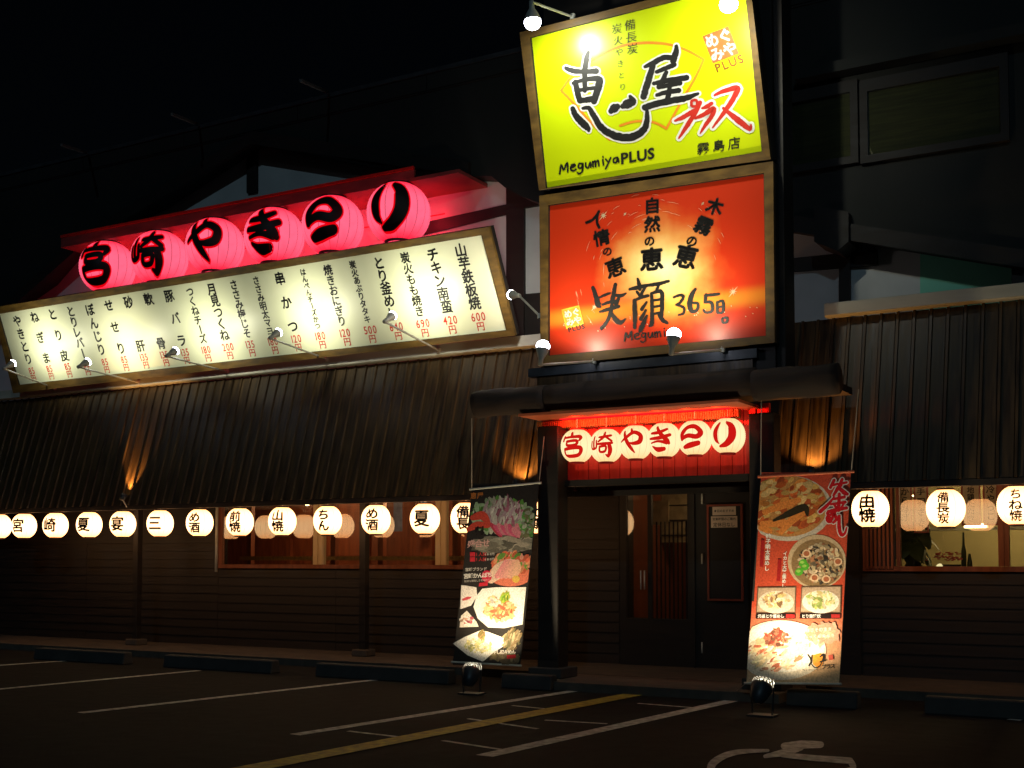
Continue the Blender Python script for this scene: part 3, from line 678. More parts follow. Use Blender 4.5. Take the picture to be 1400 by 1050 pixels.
OKU = [[(852,238,10),(850,270,22),(835,315,26)], [(690,345,10),(740,322,20),(790,298,20),(845,300,18)], [(735,325,18),(718,380,24),(700,440,26),(682,500,26)],
       [(750,372,12),(800,352,16),(840,335,20)], [(735,432,12),(800,418,18),(905,402,22)], [(800,375,14),(778,420,18),(760,450,16)], [(760,452,14),(830,438,16),(872,430,16)],
       [(818,440,14),(812,490,18),(802,525,20)], [(752,492,12),(800,478,16),(865,468,18)], [(690,556,26),(740,540,26),(820,522,26),(900,508,24),(965,484,6)]]
PUR = [[(845,625,10),(890,605,22),(945,572,24)], [(930,545,14),(932,522,14),(955,520,14),(958,545,14),(936,552,12)], [(975,530,20),(945,590,24),(905,655,22),(865,715,8)],
       [(985,560,10),(1008,552,20),(1035,535,18)], [(950,612,12),(995,592,22),(1045,562,24),(1035,600,22),(1000,650,18),(975,690,6)], [(1050,492,12),(1100,470,22),(1170,455,26),(1145,510,26),(1100,580,22),(1040,660,8)], [(1095,560,14),(1150,605,28),(1195,640,30),(1232,668,20),(1238,645,8)]]
for nm, g_, m_, ow in (('lettering_outline', 13, M_whiteink, 0), ('lettering', 4, None, 1)):
    for sts, mm in ((KEI+OKU, M_black), (PUR, M_redink)):
        for sub in ((sts[:10], sts[10:]) if len(sts) > 10 else (sts,)):
            mb = MB()
            for st_ in sub: brush(mb, st_, z3, g_ if mm is M_black or g_ > 6 else .5, rough=.1 if g_ < 6 else .04); off[0] += .0001
            tag(mb.build(nm, m_ or mm, su), kind='stuff')
# red seal with PLUS
def seal(root, fn, c, s, rot, ink, bgm, plusm, edge=None):
    cr, sr = math.cos(rot), math.sin(rot); k = lambda a, b: (c[0]+a*cr-b*sr, c[1]+a*sr+b*cr)
    if edge: MB().poly([fn(*k(a*s*.57, b*s*.57)) for a, b in ((-1, -1.1), (1, -1.1), (1, 1.1), (-1, 1.1))]).build('seal_edge', edge, root); off[0] += .0003
    MB().poly([fn(*k(a*s*.5, b*s*.5)) for a, b in ((-1, -1.05), (1, -1.05), (1, 1.05), (-1, 1.05))]).build('seal', bgm, root); off[0] += .0003
    l = MB()
    for ch, a, b in (('め', -.24, -.25), ('ぐ', .26, -.25), ('み', -.24, .26), ('や', .26, .26)):
        q = k(a*s, b*s); put(l, ch, lambda x, y, q=q: fn(q[0]+x, q[1]+y), s*.52, .035, rot)
    l.build('lettering', ink, root)
    l = MB(); x = -s*.47
    for ch in 'PLUS':
        wd = glyph(ch, .03)[2]*s*.42; q = k(x+wd/2, s*.72); put(l, ch, lambda x_, y_, q=q: fn(q[0]+x_, q[1]+y_), s*.42, .03, rot); x += wd+s*.06
    tag(l.build('lettering', plusm, root), kind='stuff'); off[0] += .0008
off[0] = .005
seal(su, z3, (1080, 232), 145, R(-21), M_whiteink, mat('seal_orange_red', (.75, .13, .02), .5, (.68, .1, .02)), mat('brown_orange_ink', (.3, .09, .0), .5))
# small latin and station words
HW = {'M': [[(0,1),(.15,.1),(.4,.7),(.75,0),(.8,.95)]], 'e': [[(.05,.62),(.5,.5),(.4,.3),(.1,.45),(.1,.8),(.35,.95),(.6,.85)]], 'g': [[(.5,.42),(.2,.35),(.1,.7),(.4,.8),(.55,.4)],[(.55,.4),(.5,1.15),(.2,1.35),(.0,1.2)]],
      'u': [[(.1,.4),(.12,.8),(.35,.92),(.55,.4),(.6,.9)]], 'm': [[(.05,.4),(.1,.95)],[(.08,.6),(.3,.38),(.35,.95)],[(.35,.6),(.6,.38),(.68,.95)]], 'i': [[(.2,.4),(.25,.95)],[(.2,.1),(.22,.14)]],
      'y': [[(.05,.4),(.3,.75)],[(.55,.35),(.3,.9),(.05,1.35)]], 'a': [[(.5,.45),(.15,.5),(.1,.85),(.4,.9),(.52,.5),(.62,.95)]]}
def handword(mb, txt, fn, x, y, s, slope, wd, adv=.78):
    for ch in txt:
        for st_ in HW[ch]: brush(mb, [(x+a*s, y+b*s+a*s*slope, wd) for a, b in st_], fn, rough=.15, n=5)
        k = {'M': 1.0, 'm': .85, 'i': .42}.get(ch, .72)*s*1.02; x += k; y += k*slope; off[0] += .00003
    return x, y
off[0] = .006
def fin(l, root): tag(l.build('lettering', M_black, root), kind='stuff'); return MB()
l = MB(); x_, y_ = handword(l, 'Megumiya', z3, 248, 848, 52, -.19, 9); l = fin(l, su)
x_ += 6
for ch in 'PLUS':
    wd = glyph(ch, .025)[2]*78; put(l, ch, lambda a, b, x_=x_, y_=y_, wd=wd: z3(x_+wd/2+a, y_+28+b+a*-.17), 78, .03, R(-2)); x_ += wd+5; y_ -= (wd+5)*.17
l = fin(l, su)
for i, ch in enumerate('霧島店'): put(l, ch, lambda a, b, i=i: z3(990+i*80+a, 770-i*14+b+a*-.15), 66, .012)
l = fin(l, su)
for i, ch in enumerate('備長炭'): put(l, ch, lambda a, b, i=i: z3(612+i*6+a, 130+i*62+b+a*-.2), 60, -.004)
l = fin(l, su)
for i, ch in enumerate('炭火やきとり'): put(l, ch, lambda a, b, i=i: z3(543+i*6+a, 150+i*60+b+a*-.2), (56, 52, 46, 40, 36, 40)[i], -.008)
l = fin(l, su)

# --- lower red sign
def red_face():
    m = bpy.data.materials.new('red_sunburst_print'); m.use_nodes = True; n = m.node_tree.nodes; L = m.node_tree.links
    b = n['Principled BSDF']; b.inputs['Roughness'].default_value = .34
    geo = n.new('ShaderNodeNewGeometry'); c = pl1.hit(905, 368)
    mp = n.new('ShaderNodeVectorMath'); mp.operation = 'SUBTRACT'; mp.inputs[1].default_value = c; L.new(geo.outputs[0], mp.inputs[0])
    ln = n.new('ShaderNodeVectorMath'); ln.operation = 'LENGTH'
    sc_ = n.new('ShaderNodeVectorMath'); sc_.operation = 'MULTIPLY'; sc_.inputs[1].default_value = (.85, 1, 1.0); L.new(mp.outputs[0], sc_.inputs[0]); L.new(sc_.outputs[0], ln.inputs[0])
    nz = n.new('ShaderNodeTexNoise'); nz.inputs['Scale'].default_value = 2.2; nz.inputs['Detail'].default_value = 6; L.new(mp.outputs[0], nz.inputs[0])
    ad = n.new('ShaderNodeMath'); ad.operation = 'MULTIPLY_ADD'; ad.inputs[1].default_value = .55; L.new(nz.outputs[0], ad.inputs[0]); L.new(ln.outputs['Value'], ad.inputs[2])
    cr = n.new('ShaderNodeValToRGB'); e = cr.color_ramp; e.elements[0].position = .3; e.elements[0].color = (.95, .88, .55, 1); e.elements[1].position = 1.3 if False else 1.0; e.elements[1].color = (.60, .036, .008, 1)
    for p_, c_ in ((.5, (.93, .68, .25)), (.68, (.78, .34, .09)), (.86, (.68, .10, .02))):
        q = e.elements.new(p_); q.color = (*c_, 1)
    L.new(ad.outputs[0], cr.inputs[0])
    # golden horizon band near the bottom
    sp = n.new('ShaderNodeSeparateXYZ'); L.new(mp.outputs[0], sp.inputs[0])
    mr = n.new('ShaderNodeMapRange'); mr.interpolation_type = 'SMOOTHERSTEP'; mr.inputs[1].default_value = .17; mr.inputs[2].default_value = 0
    k = n.new('ShaderNodeMath'); k.operation = 'ADD'; k.inputs[1].default_value = .42; L.new(sp.outputs[2], k.inputs[0]); k2 = n.new('ShaderNodeMath'); k2.operation = 'ABSOLUTE'; L.new(k.outputs[0], k2.inputs[0]); L.new(k2.outputs[0], mr.inputs[0])
    k3 = n.new('ShaderNodeMath'); k3.operation = 'MULTIPLY'; k3.inputs[1].default_value = .45; L.new(mr.outputs[0], k3.inputs[0])
    mx = n.new('ShaderNodeMix'); mx.data_type = 'RGBA'; mx.inputs[7].default_value = (.82, .42, .03, 1); L.new(cr.outputs[0], mx.inputs[6]); L.new(k3.outputs[0], mx.inputs[0])
    L.new(mx.outputs[2], b.inputs['Base Color']); return m
pl1 = Plane((-6.6, 12.4, 3.8), (0, -1, -.035))
s1 = thing('red_sign', 'big red and orange sunburst sign with brush writing, lower sign over the entrance', 'shop sign', pl1.hit(900, 484))
sign_box(s1, pl1, [(740, 269), (1059, 222), (1061, 469), (742, 501)], [(751, 281), (1046, 237), (1049, 460), (751, 487)], red_face(), depth=.1)
off = [.004]
def z4(x, y): return pl1.hit(790+x/4.564, 250+y/4.564, off[0])
spk = MB()
for cx, cy, s_ in ((160, 205, 40), (970, 680, 45), (105, 775, 30), (780, 130, 14), (295, 195, 14)):
    for a in (R(-50), R(40), R(85), R(-5)):
        k = s_*(1 if a == R(-50) else .55); brush(spk, [(cx-k*math.cos(a), cy-k*math.sin(a), .5), (cx, cy, 6), (cx+k*math.cos(a), cy+k*math.sin(a), .5)], z4, n=3)
for k in range(46):
    a = random.uniform(-2.9, -.25) if k % 3 else random.uniform(2.2, 3.3); r = random.uniform(320, 560); L_ = random.uniform(20, 90)
    cx, cy = 525+r*math.cos(a)*.98, 600+r*math.sin(a)
    if -150 < cx < 1130 and 40 < cy < 900: brush(spk, [(cx, cy, .4), (cx-L_*.5*math.sin(a)*.9, cy+L_*.5*math.cos(a), 1.8), (cx-L_*math.sin(a)*.9, cy+L_*math.cos(a)+8, .4)], z4, n=2)
for k in range(26):
    x = random.uniform(-120, 1130); y = random.uniform(850, 940)-x*.1; brush(spk, [(x, y, 5), (x+2, y+2, 5)], z4, n=1)
spk.build('sparkle', mat('pale_gold_ink', (.9, .7, .45), .5), s1); off[0] += .0006
l = MB(); OL = MB()
def zt4(mb, ch, x, y, s_, b, rot, sk=-.1, sx=1):
    put(mb, ch, lambda a, b_: z4(x+a, y+b_+a*sk), s_, b, rot, sx)
for ch, x, y, s_, r in (('人', 112, 225, 110, .45), ('情', 150, 345, 105, .35-.5), ('の', 185, 430, 62, .2), ('恵', 235, 530, 125, -.28)): zt4(l, ch, x, y, s_, .04, r)
l = fin(l, s1)
for ch, x, y, s_, r in (('自', 465, 145, 105, 0), ('然', 465, 260, 105, 0), ('の', 448, 365, 70, 0), ('恵', 462, 480, 150, .0)): zt4(l, ch, x, y, s_, .04, r)
l = fin(l, s1)
for ch, x, y, s_, r in (('木', 855, 150, 110, .35), ('霧', 785, 270, 115, .45), ('の', 712, 365, 74, .4), ('恵', 675, 465, 150, .3)): zt4(l, ch, x, y, s_, .04, r)
l = fin(l, s1)
# 笑 and 顔 by brush
for st_ in ([(95,655,18),(110,700,24),(128,760,30),(140,775,10)], [(140,715,10),(170,700,14),(200,690,10)], [(235,635,18),(225,690,22),(215,740,24)], [(225,700,10),(270,705,18),(300,690,6)], [(255,720,14),(240,755,22),(235,775,8)],
            [(155,760,10),(200,745,16),(245,740,14)], [(140,805,10),(190,790,20),(255,772,16)], [(215,745,14),(205,810,20),(180,870,16),(145,912,18),(165,900,6)], [(205,805,12),(235,850,24),(265,872,24),(298,850,5)],
            [(375,600,10),(385,640,22),(388,665,16)], [(325,665,12),(370,655,20),(440,640,14)], [(370,680,12),(395,715,14)], [(420,655,12),(400,690,14),(395,715,14)], [(350,735,12),(400,715,16),(440,705,14)], [(355,735,20),(358,820,24),(356,905,14)],
            [(430,745,10),(400,790,18)], [(425,795,10),(395,850,20)], [(432,830,10),(405,890,26),(390,925,18)], [(445,640,14),(500,632,18),(568,615,12)], [(505,640,12),(490,680,14)], [(462,690,14),(465,780,18),(462,850,16)], [(462,690,12),(520,678,20),(528,740,22),(525,830,18)],
            [(470,735,10),(518,728,12)], [(470,775,10),(518,768,12)], [(470,820,12),(525,808,12)], [(470,830,12),(462,880,24),(450,893,12)], [(505,820,12),(530,855,24),(560,875,14)]):
    brush(l, st_, z4, 2.4, rough=.12); off[0] += .00008
for st_ in ([(600,715,8),(640,702,12),(660,712,14),(640,748,12),(615,762,8)], [(620,762,10),(662,780,12),(660,815,12),(630,825,6)], [(735,665,12),(712,700,24),(700,750,28),(710,800,22),(745,795,14),(750,755,12),(715,750,8)], [(800,700,14),(795,745,14)], [(795,745,12),(835,750,14),(838,800,14),(800,810,10),(785,795,8)], [(795,705,12),(840,700,14),(880,695,12)],
            [(870,745,10),(872,810,12)], [(872,748,10),(905,740,12),(905,805,12),(872,812,8)], [(875,778,6),(902,772,8)], [(905,845,9),(932,842,10),(930,868,9),(905,872,9),(902,848,8)]):
    brush(l, st_, z4, 3, rough=.08); off[0] += .00008
l = fin(l, s1)
handword(l, 'Megumiya', z4, 292, 930, 58, -.11, 9)
l = fin(l, s1)
seal(s1, z4, (-30, 858-20), 100, R(-14), M_whiteink, mat('seal_orange', (.8, .3, .02), .5, (.72, .24, .02)), M_black, mat('seal_gold', (.85, .55, .05), .5))

# --- long menu board
pm = Plane((-10, 13.8, 4.5), (0, -1, -.43))
mbd = thing('menu_board', 'long cream menu board in a wooden frame listing grill dishes and red prices', 'menu board', pm.hit(350, 490))
MI = [(-1, 429), (660, 321), (694, 451), (27, 526)]
MO = [(-8, 420), (670, 309.5), (706, 458), (20, 537)]
sign_box(mbd, pm, MO, MI, M_cream, depth=.08, fthick=.035)
MW = [pm.hit(*p, .004) for p in MI]
def muv(u, v): a = MW[0].lerp(MW[1], u); b = MW[3].lerp(MW[2], u); return a.lerp(b, v)
EX = (MW[1]-MW[0]).normalized(); EY = (MW[3]-MW[0]); EY = (EY-EX*EY.dot(EX)).normalized(); BH = (MW[3]-MW[0]).length
items = [('やきとり', 85), ('ねぎま', 85), ('とり皮', 85), ('とりレバー', 85), ('ぼんじり', 85), ('せせり', 85), ('砂肝', 135), ('軟骨', 135), ('豚バラ', 135), ('つくねチーズ', 180), ('月見つくね', 200), ('ささみ梅じそ', 135), ('ささみ明太マヨ', 180),
         ('串かつ', 120), ('はんぺんチーズかつ', 180), ('焼きおにぎり', 120), ('炭火あぶりタタキ', 500), ('とり釜めし', 640), ('炭火もも焼き', 690), ('チキン南蛮', 420), ('山芋鉄板焼', 600)]
l = MB(); pr_ = MB()
for i, (nm, pc) in enumerate(items):
    l = MB(); pr_ = MB()
    u = .018 + (i+.5)/21*.965; n_ = len(nm); top, bot = .05, .75; sp_ = (bot-top)/n_
    s_ = min(.205, sp_*BH*1.08)
    for k, ch in enumerate(nm):
        v = top + sp_*(k+.5) if n_ > 3 else top+.07 + (bot-top-.14)*k/(n_-1)
        c = muv(u, v); rot = math.pi/2 if ch == 'ー' else 0
        put(l, ch, lambda a, b, c=c: c + EX*a + EY*b, s_ if n_ > 3 else .2, .03, rot)
    s = str(pc); wd = [glyph(d, .02)[2]*.13 for d in s]; x = -(sum(wd)+.018*(len(s)-1))/2
    c = muv(u, .825)
    for d, wq in zip(s, wd):
        put(pr_, d, lambda a, b, x=x, wq=wq: c + EX*(a+x+wq/2) + EY*b*1.15, .14, .012, 0, .92); x += wq+.018
    c2 = muv(u, .93); put(pr_, '円', lambda a, b: c2 + EX*a + EY*b, .13, .012)
    tag(l.build('dish_lettering', M_black, mbd), kind='stuff'); tag(pr_.build('price_lettering', M_redink, mbd), kind='stuff')


# ------------------------------------------------------------------ sign lamps
def spot(parent, loc, aim, power, col, size=120, blend=1.0, soft=.03):
    s = bpy.data.lights.new('lamp_light', 'SPOT'); s.energy = power; s.color = col; s.spot_size = R(size); s.spot_blend = blend; s.shadow_soft_size = soft
    o = bpy.data.objects.new('lamp_light', s); COL.objects.link(o); o.parent = parent; o.location = Vector(loc)-wloc(parent)
    o.rotation_euler = (Vector(loc)-Vector(aim)).to_track_quat('Z', 'Y').to_euler(); return o
def arm_lamp(label, bulb, base, aim, power, col=(1, .93, .72), group=None, r=.055, size=125, body=None):
    t = thing('sign_lamp', label, 'lamp', base, group); bulb = Vector(bulb); base = Vector(base); ad = (Vector(aim)-bulb).normalized(); d = Vector(body).normalized() if body else ad
    back = bulb - d*.19
    MB().cyl(base, back, .014, 8).cyl(base-Vector((0, 0, .03)), base+Vector((0, 0, .03)), .03, 8).build('arm', M_metal, t)
    MB().lathe([(.001, -.2), (.026, -.2), (.03, -.12), (r*.7, -.07), (r, -.01), (r*.95, 0.0)], 20, bulb, d).build('socket', M_metal, t, smooth=True)
    MB().lathe([(r*.96, 0), (r*1.02, r*.3)] + [(r*1.02*math.cos(R(a)), r*.3+r*(.9 if body else .45)*math.sin(R(a))) for a in (10, 30, 50, 70, 89)], 20, bulb, d).build('bulb', M_bulb, t, smooth=True)
    spot(t, bulb + d*(r*.5) + ad*(r*1.25), aim, power, col, size)
    return t
ML = [((17, 497), (75, 531), 'first lamp from the left on the menu board, at its lower left corner'), ((119, 495), (190, 523), 'second lamp from the left on the menu board, below the liver skewer column'), ((239, 480), (311, 508), 'third lamp from the left on the menu board, below the pork belly column'),
      ((380, 455), (447, 491), 'lamp under the middle of the menu board, below the skewered cutlet column'), ((536, 432), (600, 479), 'rightmost lamp on the gutter, below the 640 price of the menu board')]
for b, a, lb in ML:
    B = atY(*b, 12.82); A = atY(*a, 14.0); T = pm.hit(b[0]+(55 if b[0] > 50 else 40), b[1]-45)
    T = Vector((B.x+.02, T.y, B.z+.42))
    arm_lamp(lb, B, A, T, 52, (1, .96, .70), 'lamps on arms lighting the menu board', .06, 150)
B = atY(700, 403, 12.9); A = atY(738, 432, 12.6)
arm_lamp('lamp between the menu board and the red sign, shining left onto the menu board', B, A, pm.hit(640, 395), 34, (1, .95, .7), None, .06)
l_ = bpy.data.lights.new('lamp_light', 'POINT'); l_.energy = 22; l_.color = (1, .85, .8); l_.shadow_soft_size = .04
o_ = bpy.data.objects.new('lamp_light', l_); COL.objects.link(o_); o_.parent = bpy.data.objects['sign_lamp.005']; o_.location = B + Vector((-.1, .12, .12)) - wloc(o_.parent)
B = atY(742, 476, 11.7); A = atY(812, 494, 12.38)
arm_lamp('lamp at the lower left corner of the red sign, shining up', B, A, pl1.hit(830, 310), 76, (1, .86, .6), 'lamps along the bottom of the red sign', .075, 165, (.12, .1, 1))
B = atY(921, 460, 11.7); A = atY(988, 478, 12.38)
arm_lamp('lamp at the bottom middle of the red sign in front of the handwriting, shining up', B, A, pl1.hit(950, 300), 86, (1, .86, .6), 'lamps along the bottom of the red sign', .075, 165, (.12, .1, 1))
B = atY(728, 27, 11.15); A = atY(783, 23, 11.85)
arm_lamp('lamp hanging over the upper left corner of the lime sign', B, A, pu.hit(800, 130), 75, (1, 1, .8), 'lamps over the top of the lime sign', .09, 150, (0, .12, -1))
B = atY(996, 2, 11.15); A = atY(1010, -32, 11.8)
arm_lamp('lamp over the upper right corner of the lime sign, partly out of the picture', B, A, pu.hit(960, 100), 100, (1, 1, .8), 'lamps over the top of the lime sign', .09, 150, (0, .12, -1))

# ------------------------------------------------------------------ paper lanterns
def lantern_profile(Rr, H, k=1.09, n=18):
    out = []
    for i in range(n+1):
        z = -H + 2*H*i/n; q = abs(z)/(H*k); out.append((Rr*(1-q**2.1)**(1/2.1), z))
    return out
def lantern_mesh(Rr, H, m, name='paper_shade'):
    pf = lantern_profile(Rr, H); n = len(pf)
    pf2 = []
    for i, (r, z) in enumerate(pf):
        pf2.append((r, z))
        if i < n-1: pf2.append(((r+pf[i+1][0])/2*.985, (z+pf[i+1][1])/2))   # shallow hoop grooves
    return MB().lathe(pf2, 40).mesh(name, m, smooth=True)
def rad_at(Rr, H, z, k=1.09):
    q = min(.999, abs(z)/(H*k)); return Rr*(1-q**2.1)**(1/2.1)
def wrap(c, Rr, H, off_, turn=0):
    def f(a, b):   # a right, b down from lantern centre, metres on the paper
        z = max(-H*.97, min(H*.97, -b)); r = rad_at(Rr, H, z)+off_; ph = a/Rr + turn
        return Vector(c) + Vector((r*math.sin(ph), -r*math.cos(ph), z))
    return f
def make_lantern(name, label, c, Rr, H, shade, draw, group, ztop, ring=M_ring, cat='paper lantern'):
    t = thing(name, label, cat, c, group)
    link_mesh('paper_shade', shade, t, c)
    rr = rad_at(Rr, H, H)
    c = Vector(c)
    MB().lathe([(rr*.98, H-.012), (rr*1.04, H-.01), (rr*1.04, H+.018), (rr*.8, H+.02)], 24, c).build('top_ring', ring, t)
    MB().lathe([(rr*.8, -H-.02), (rr*1.04, -H-.018), (rr*1.04, -H+.01), (rr*.98, -H+.012)], 24, c).build('bottom_ring', ring, t)
    MB().cyl(c+Vector((0, 0, H)), (c.x, c.y, ztop), .006, 6).build('cord', M_rope, t)
    draw(t, c); return t
RW, HW_ = .205, .2
sh_row = lantern_mesh(RW, HW_, M_paperrow)
row = [(-1, '千', 'white paper lantern cut off by the left edge of the photo'), (33, '宮', 'round white lantern, second from the left edge, with the character 宮'), (76, '崎', 'round white lantern, third from the left edge, with the character 崎'),
       (122, '夏', 'white lantern with the character 夏 hanging left of the wall uplight'), (168, '宴', 'white lantern with the character 宴 right below the wall uplight'), (219, '三', 'white lantern with three brush bars just right of the left porch post'),
       (273, 'め酒', 'white lantern left of the thin pipe beside the window'), (328, '前焼', 'white lantern in front of the left end of the left window'), (386, '山焼', 'white lantern marked 山焼 in the left window, left of the first cream mullion'),
       (448, 'ちん', 'white lantern in front of the first cream window mullion'), (514, 'め酒', 'white lantern just above the dark right porch post in the left window'), (581, '夏', 'white lantern with a large character beside the second cream mullion'),
       (637, '備長', 'white lantern mostly hidden behind the left edge of the black banner'), (737, '地鶏', 'white lantern squeezed between the black banner and the entrance post'),
       (1190, '由焼', 'white lantern marked 由焼 right beside the red banner'), (1293, '備長炭', 'white lantern with three characters in the middle of the right window'), (1391, 'ちね焼', 'white lantern at the right edge of the photo')]
for u, tx, lb in row:
    v = 719 - (u-33)*.0178 if u < 700 else {737: 708, 1190: 696, 1293: 695, 1391: 691}[u]
    c = atY(u, v, 13.62 if u < 1000 else 13.7)
    def draw(t, c, tx=tx):
        l = MB(); n_ = len(tx); s_ = {1: .24, 2: .165, 3: .12}[n_]
        for k, ch in enumerate(tx):
            y0 = (k-(n_-1)/2)*s_*.95
            fn = wrap(c, RW, HW_, .004, .33 if u < 1000 else .03)
            if False:
                kanteiryu(l, ch, lambda a, b: fn((a-.5)*.2, (b-.5)*.24))
            else: put(l, ch, lambda a, b: fn(a, y0+b), s_, {1: .03, 2: .045, 3: .034}[n_], 0, 1.2 if n_ > 1 else 1, lv=2)
        l.build('lettering', M_lletter, t)
    make_lantern('paper_lantern', lb, c, RW, HW_, sh_row, draw, 'white paper lanterns hanging in a row under the eaves', EB[1]-.05)

# six big red lanterns above the menu board
RB, HB = .455, .405
sh_red = lantern_mesh(RB, HB, M_paperred)
names6 = ['宮', '崎', 'や', 'き', 'と', 'り']
RLAB = ['big red lantern at the left end of the row above the menu board', 'big red lantern second from the left above the menu board, with dense lettering', 'palest big pink lantern, third from the left, its letter one looping stroke', 'big red lantern fourth from the left, its letter crossed by two bars', 'big red lantern second from the right, its letter an arch over one bar', 'big red lantern at the right end, its letter two upright fat strokes']
for (u, v), ch, sc_ in zip(((147, 366), (218, 353), (294, 337), (375, 324), (455, 309), (545, 292)), names6, range(6)):
    c = atY(u, v, 13.85)
    def draw(t, c, ch=ch):
        l = MB(); o = MB(); f1 = wrap(c, RB, HB, .006, .3); f2 = wrap(c, RB, HB, .010, .3)
        kanteiryu(o, ch, lambda a, b: f1((a-.5)*.56, (b-.5)*.66), .05); kanteiryu(l, ch, lambda a, b: f2((a-.5)*.56, (b-.5)*.66), .01)
        o.build('lettering_outline', M_redoutline, t); l.build('lettering', M_lletter, t)
    make_lantern('red_lantern', RLAB[sc_], c, RB, HB, sh_red, draw, 'big red lanterns in a row above the menu board', c.z+HB+.12)
# six cream lanterns under the porch
RL, HL = .195, .19
CLAB = dict(zip(names6, ['leftmost cream lantern on the red porch boards, beside the left entrance post', 'cream lantern second from the left on the porch, with a dense red letter', 'cream porch lantern third from the left, its red letter one looping stroke', 'cream porch lantern fourth from the left, its red letter crossed by bars', 'cream porch lantern second from the right, its red letter an arch over a bar', 'rightmost cream lantern on the porch, its red letter two upright strokes']))
sh_low = lantern_mesh(RL, HL, M_paperlow)
for (u, v), ch in zip(((789, 610), (829, 609.5), (869, 605), (908, 602), (950, 599), (995, 596)), names6):
    c = atY(u, v, 12.75)
    def draw(t, c, ch=ch):
        l = MB(); f = wrap(c, RL, HL, .004, .12)
        kanteiryu(l, ch, lambda a, b: f((a-.5)*.27, (b-.5)*.28)); l.build('lettering', M_redletter_glow, t)
    make_lantern('cream_lantern', CLAB[ch], c, RL, HL, sh_low, draw, 'cream lanterns in a row under the porch', zs-.005, M_redletter)
# red fill tubes added behind the lanterns to redden the plaster and porch boards
def strip(name, label, a, b, r, m, lights, power, col, wall=None):
    t = thing(name, label, 'added fill light', (Vector(a)+Vector(b))/2)
    MB().cyl(a, b, r, 10).build('tube', m, t, smooth=True)
    for k in range(lights):
        p = Vector(a).lerp(Vector(b), (k+.5)/lights); l_ = bpy.data.lights.new('lamp_light', 'SPOT' if wall else 'POINT'); l_.energy = power; l_.color = col; l_.shadow_soft_size = .04
        o = bpy.data.objects.new('lamp_light', l_); COL.objects.link(o); o.parent = t; o.location = p - wloc(t)
        if wall: l_.spot_size = R(150); l_.spot_blend = 1; o.rotation_euler = (-Vector(wall)).to_track_quat('Z', 'Y').to_euler()
M_redfill = emis('red_fill_glow', (1, .01, .02), 1.2)
hz = HOODZ - .38; a = atY(130, 335, 14.2); b = atY(575, 240, 14.2)
strip('red_fill_tube', 'added thin red fill tube under the hood behind the big red lanterns', (a.x, 14.36, hz), (b.x+.35, 14.30, hz), .012, M_redfill, 10, 11.0, (1, .015, .035))
strip('red_fill_tube', 'added thin red fill tube behind the cream lanterns on the porch', (xpl+.25, 12.56, zs-.03), (xpr-.3, 12.56, zs-.03), .008, M_redfill, 6, 62, (1, .03, .012), (0, 1, -.35))

# ------------------------------------------------------------------ wall uplights
for (u, v), lb, pw, sz, dy in (((170, 676), 'small uplight on the eave edge below the narrow orange beam at left', 150, 62, -.03), ((707, 657), 'small uplight on the eave behind the top of the black banner', 48, 125, .03), ((1108, 640), 'small uplight above the top of the red banner', 48, 130, .03)):
    c = atY(u, v, 13.52-dy); t = thing('uplight', lb, 'uplight', c, 'uplights on the eave')
    d = Vector((.02, .42, 1)).normalized()
    MB().lathe([(.001, -.1), (.04, -.1), (.055, .0), (.05, .0), (.03, -.06), (.001, -.06)], 16, c, d).build('housing', M_metal_d, t, smooth=True)
    MB().lathe([(.001, -.03), (.03, -.035), (.03, -.05)], 12, c, d).build('bulb', emis('amber_bulb_glow', (1, .6, .25), 10), t, smooth=True)
    MB().cyl(c - d*.09, (c.x+.03, 13.6, 2.31), .01, 6).build('bracket', M_metal, t)
    spot(t, c + d*.01, c + d, pw, (1, .45, .12), sz, .7, .02)

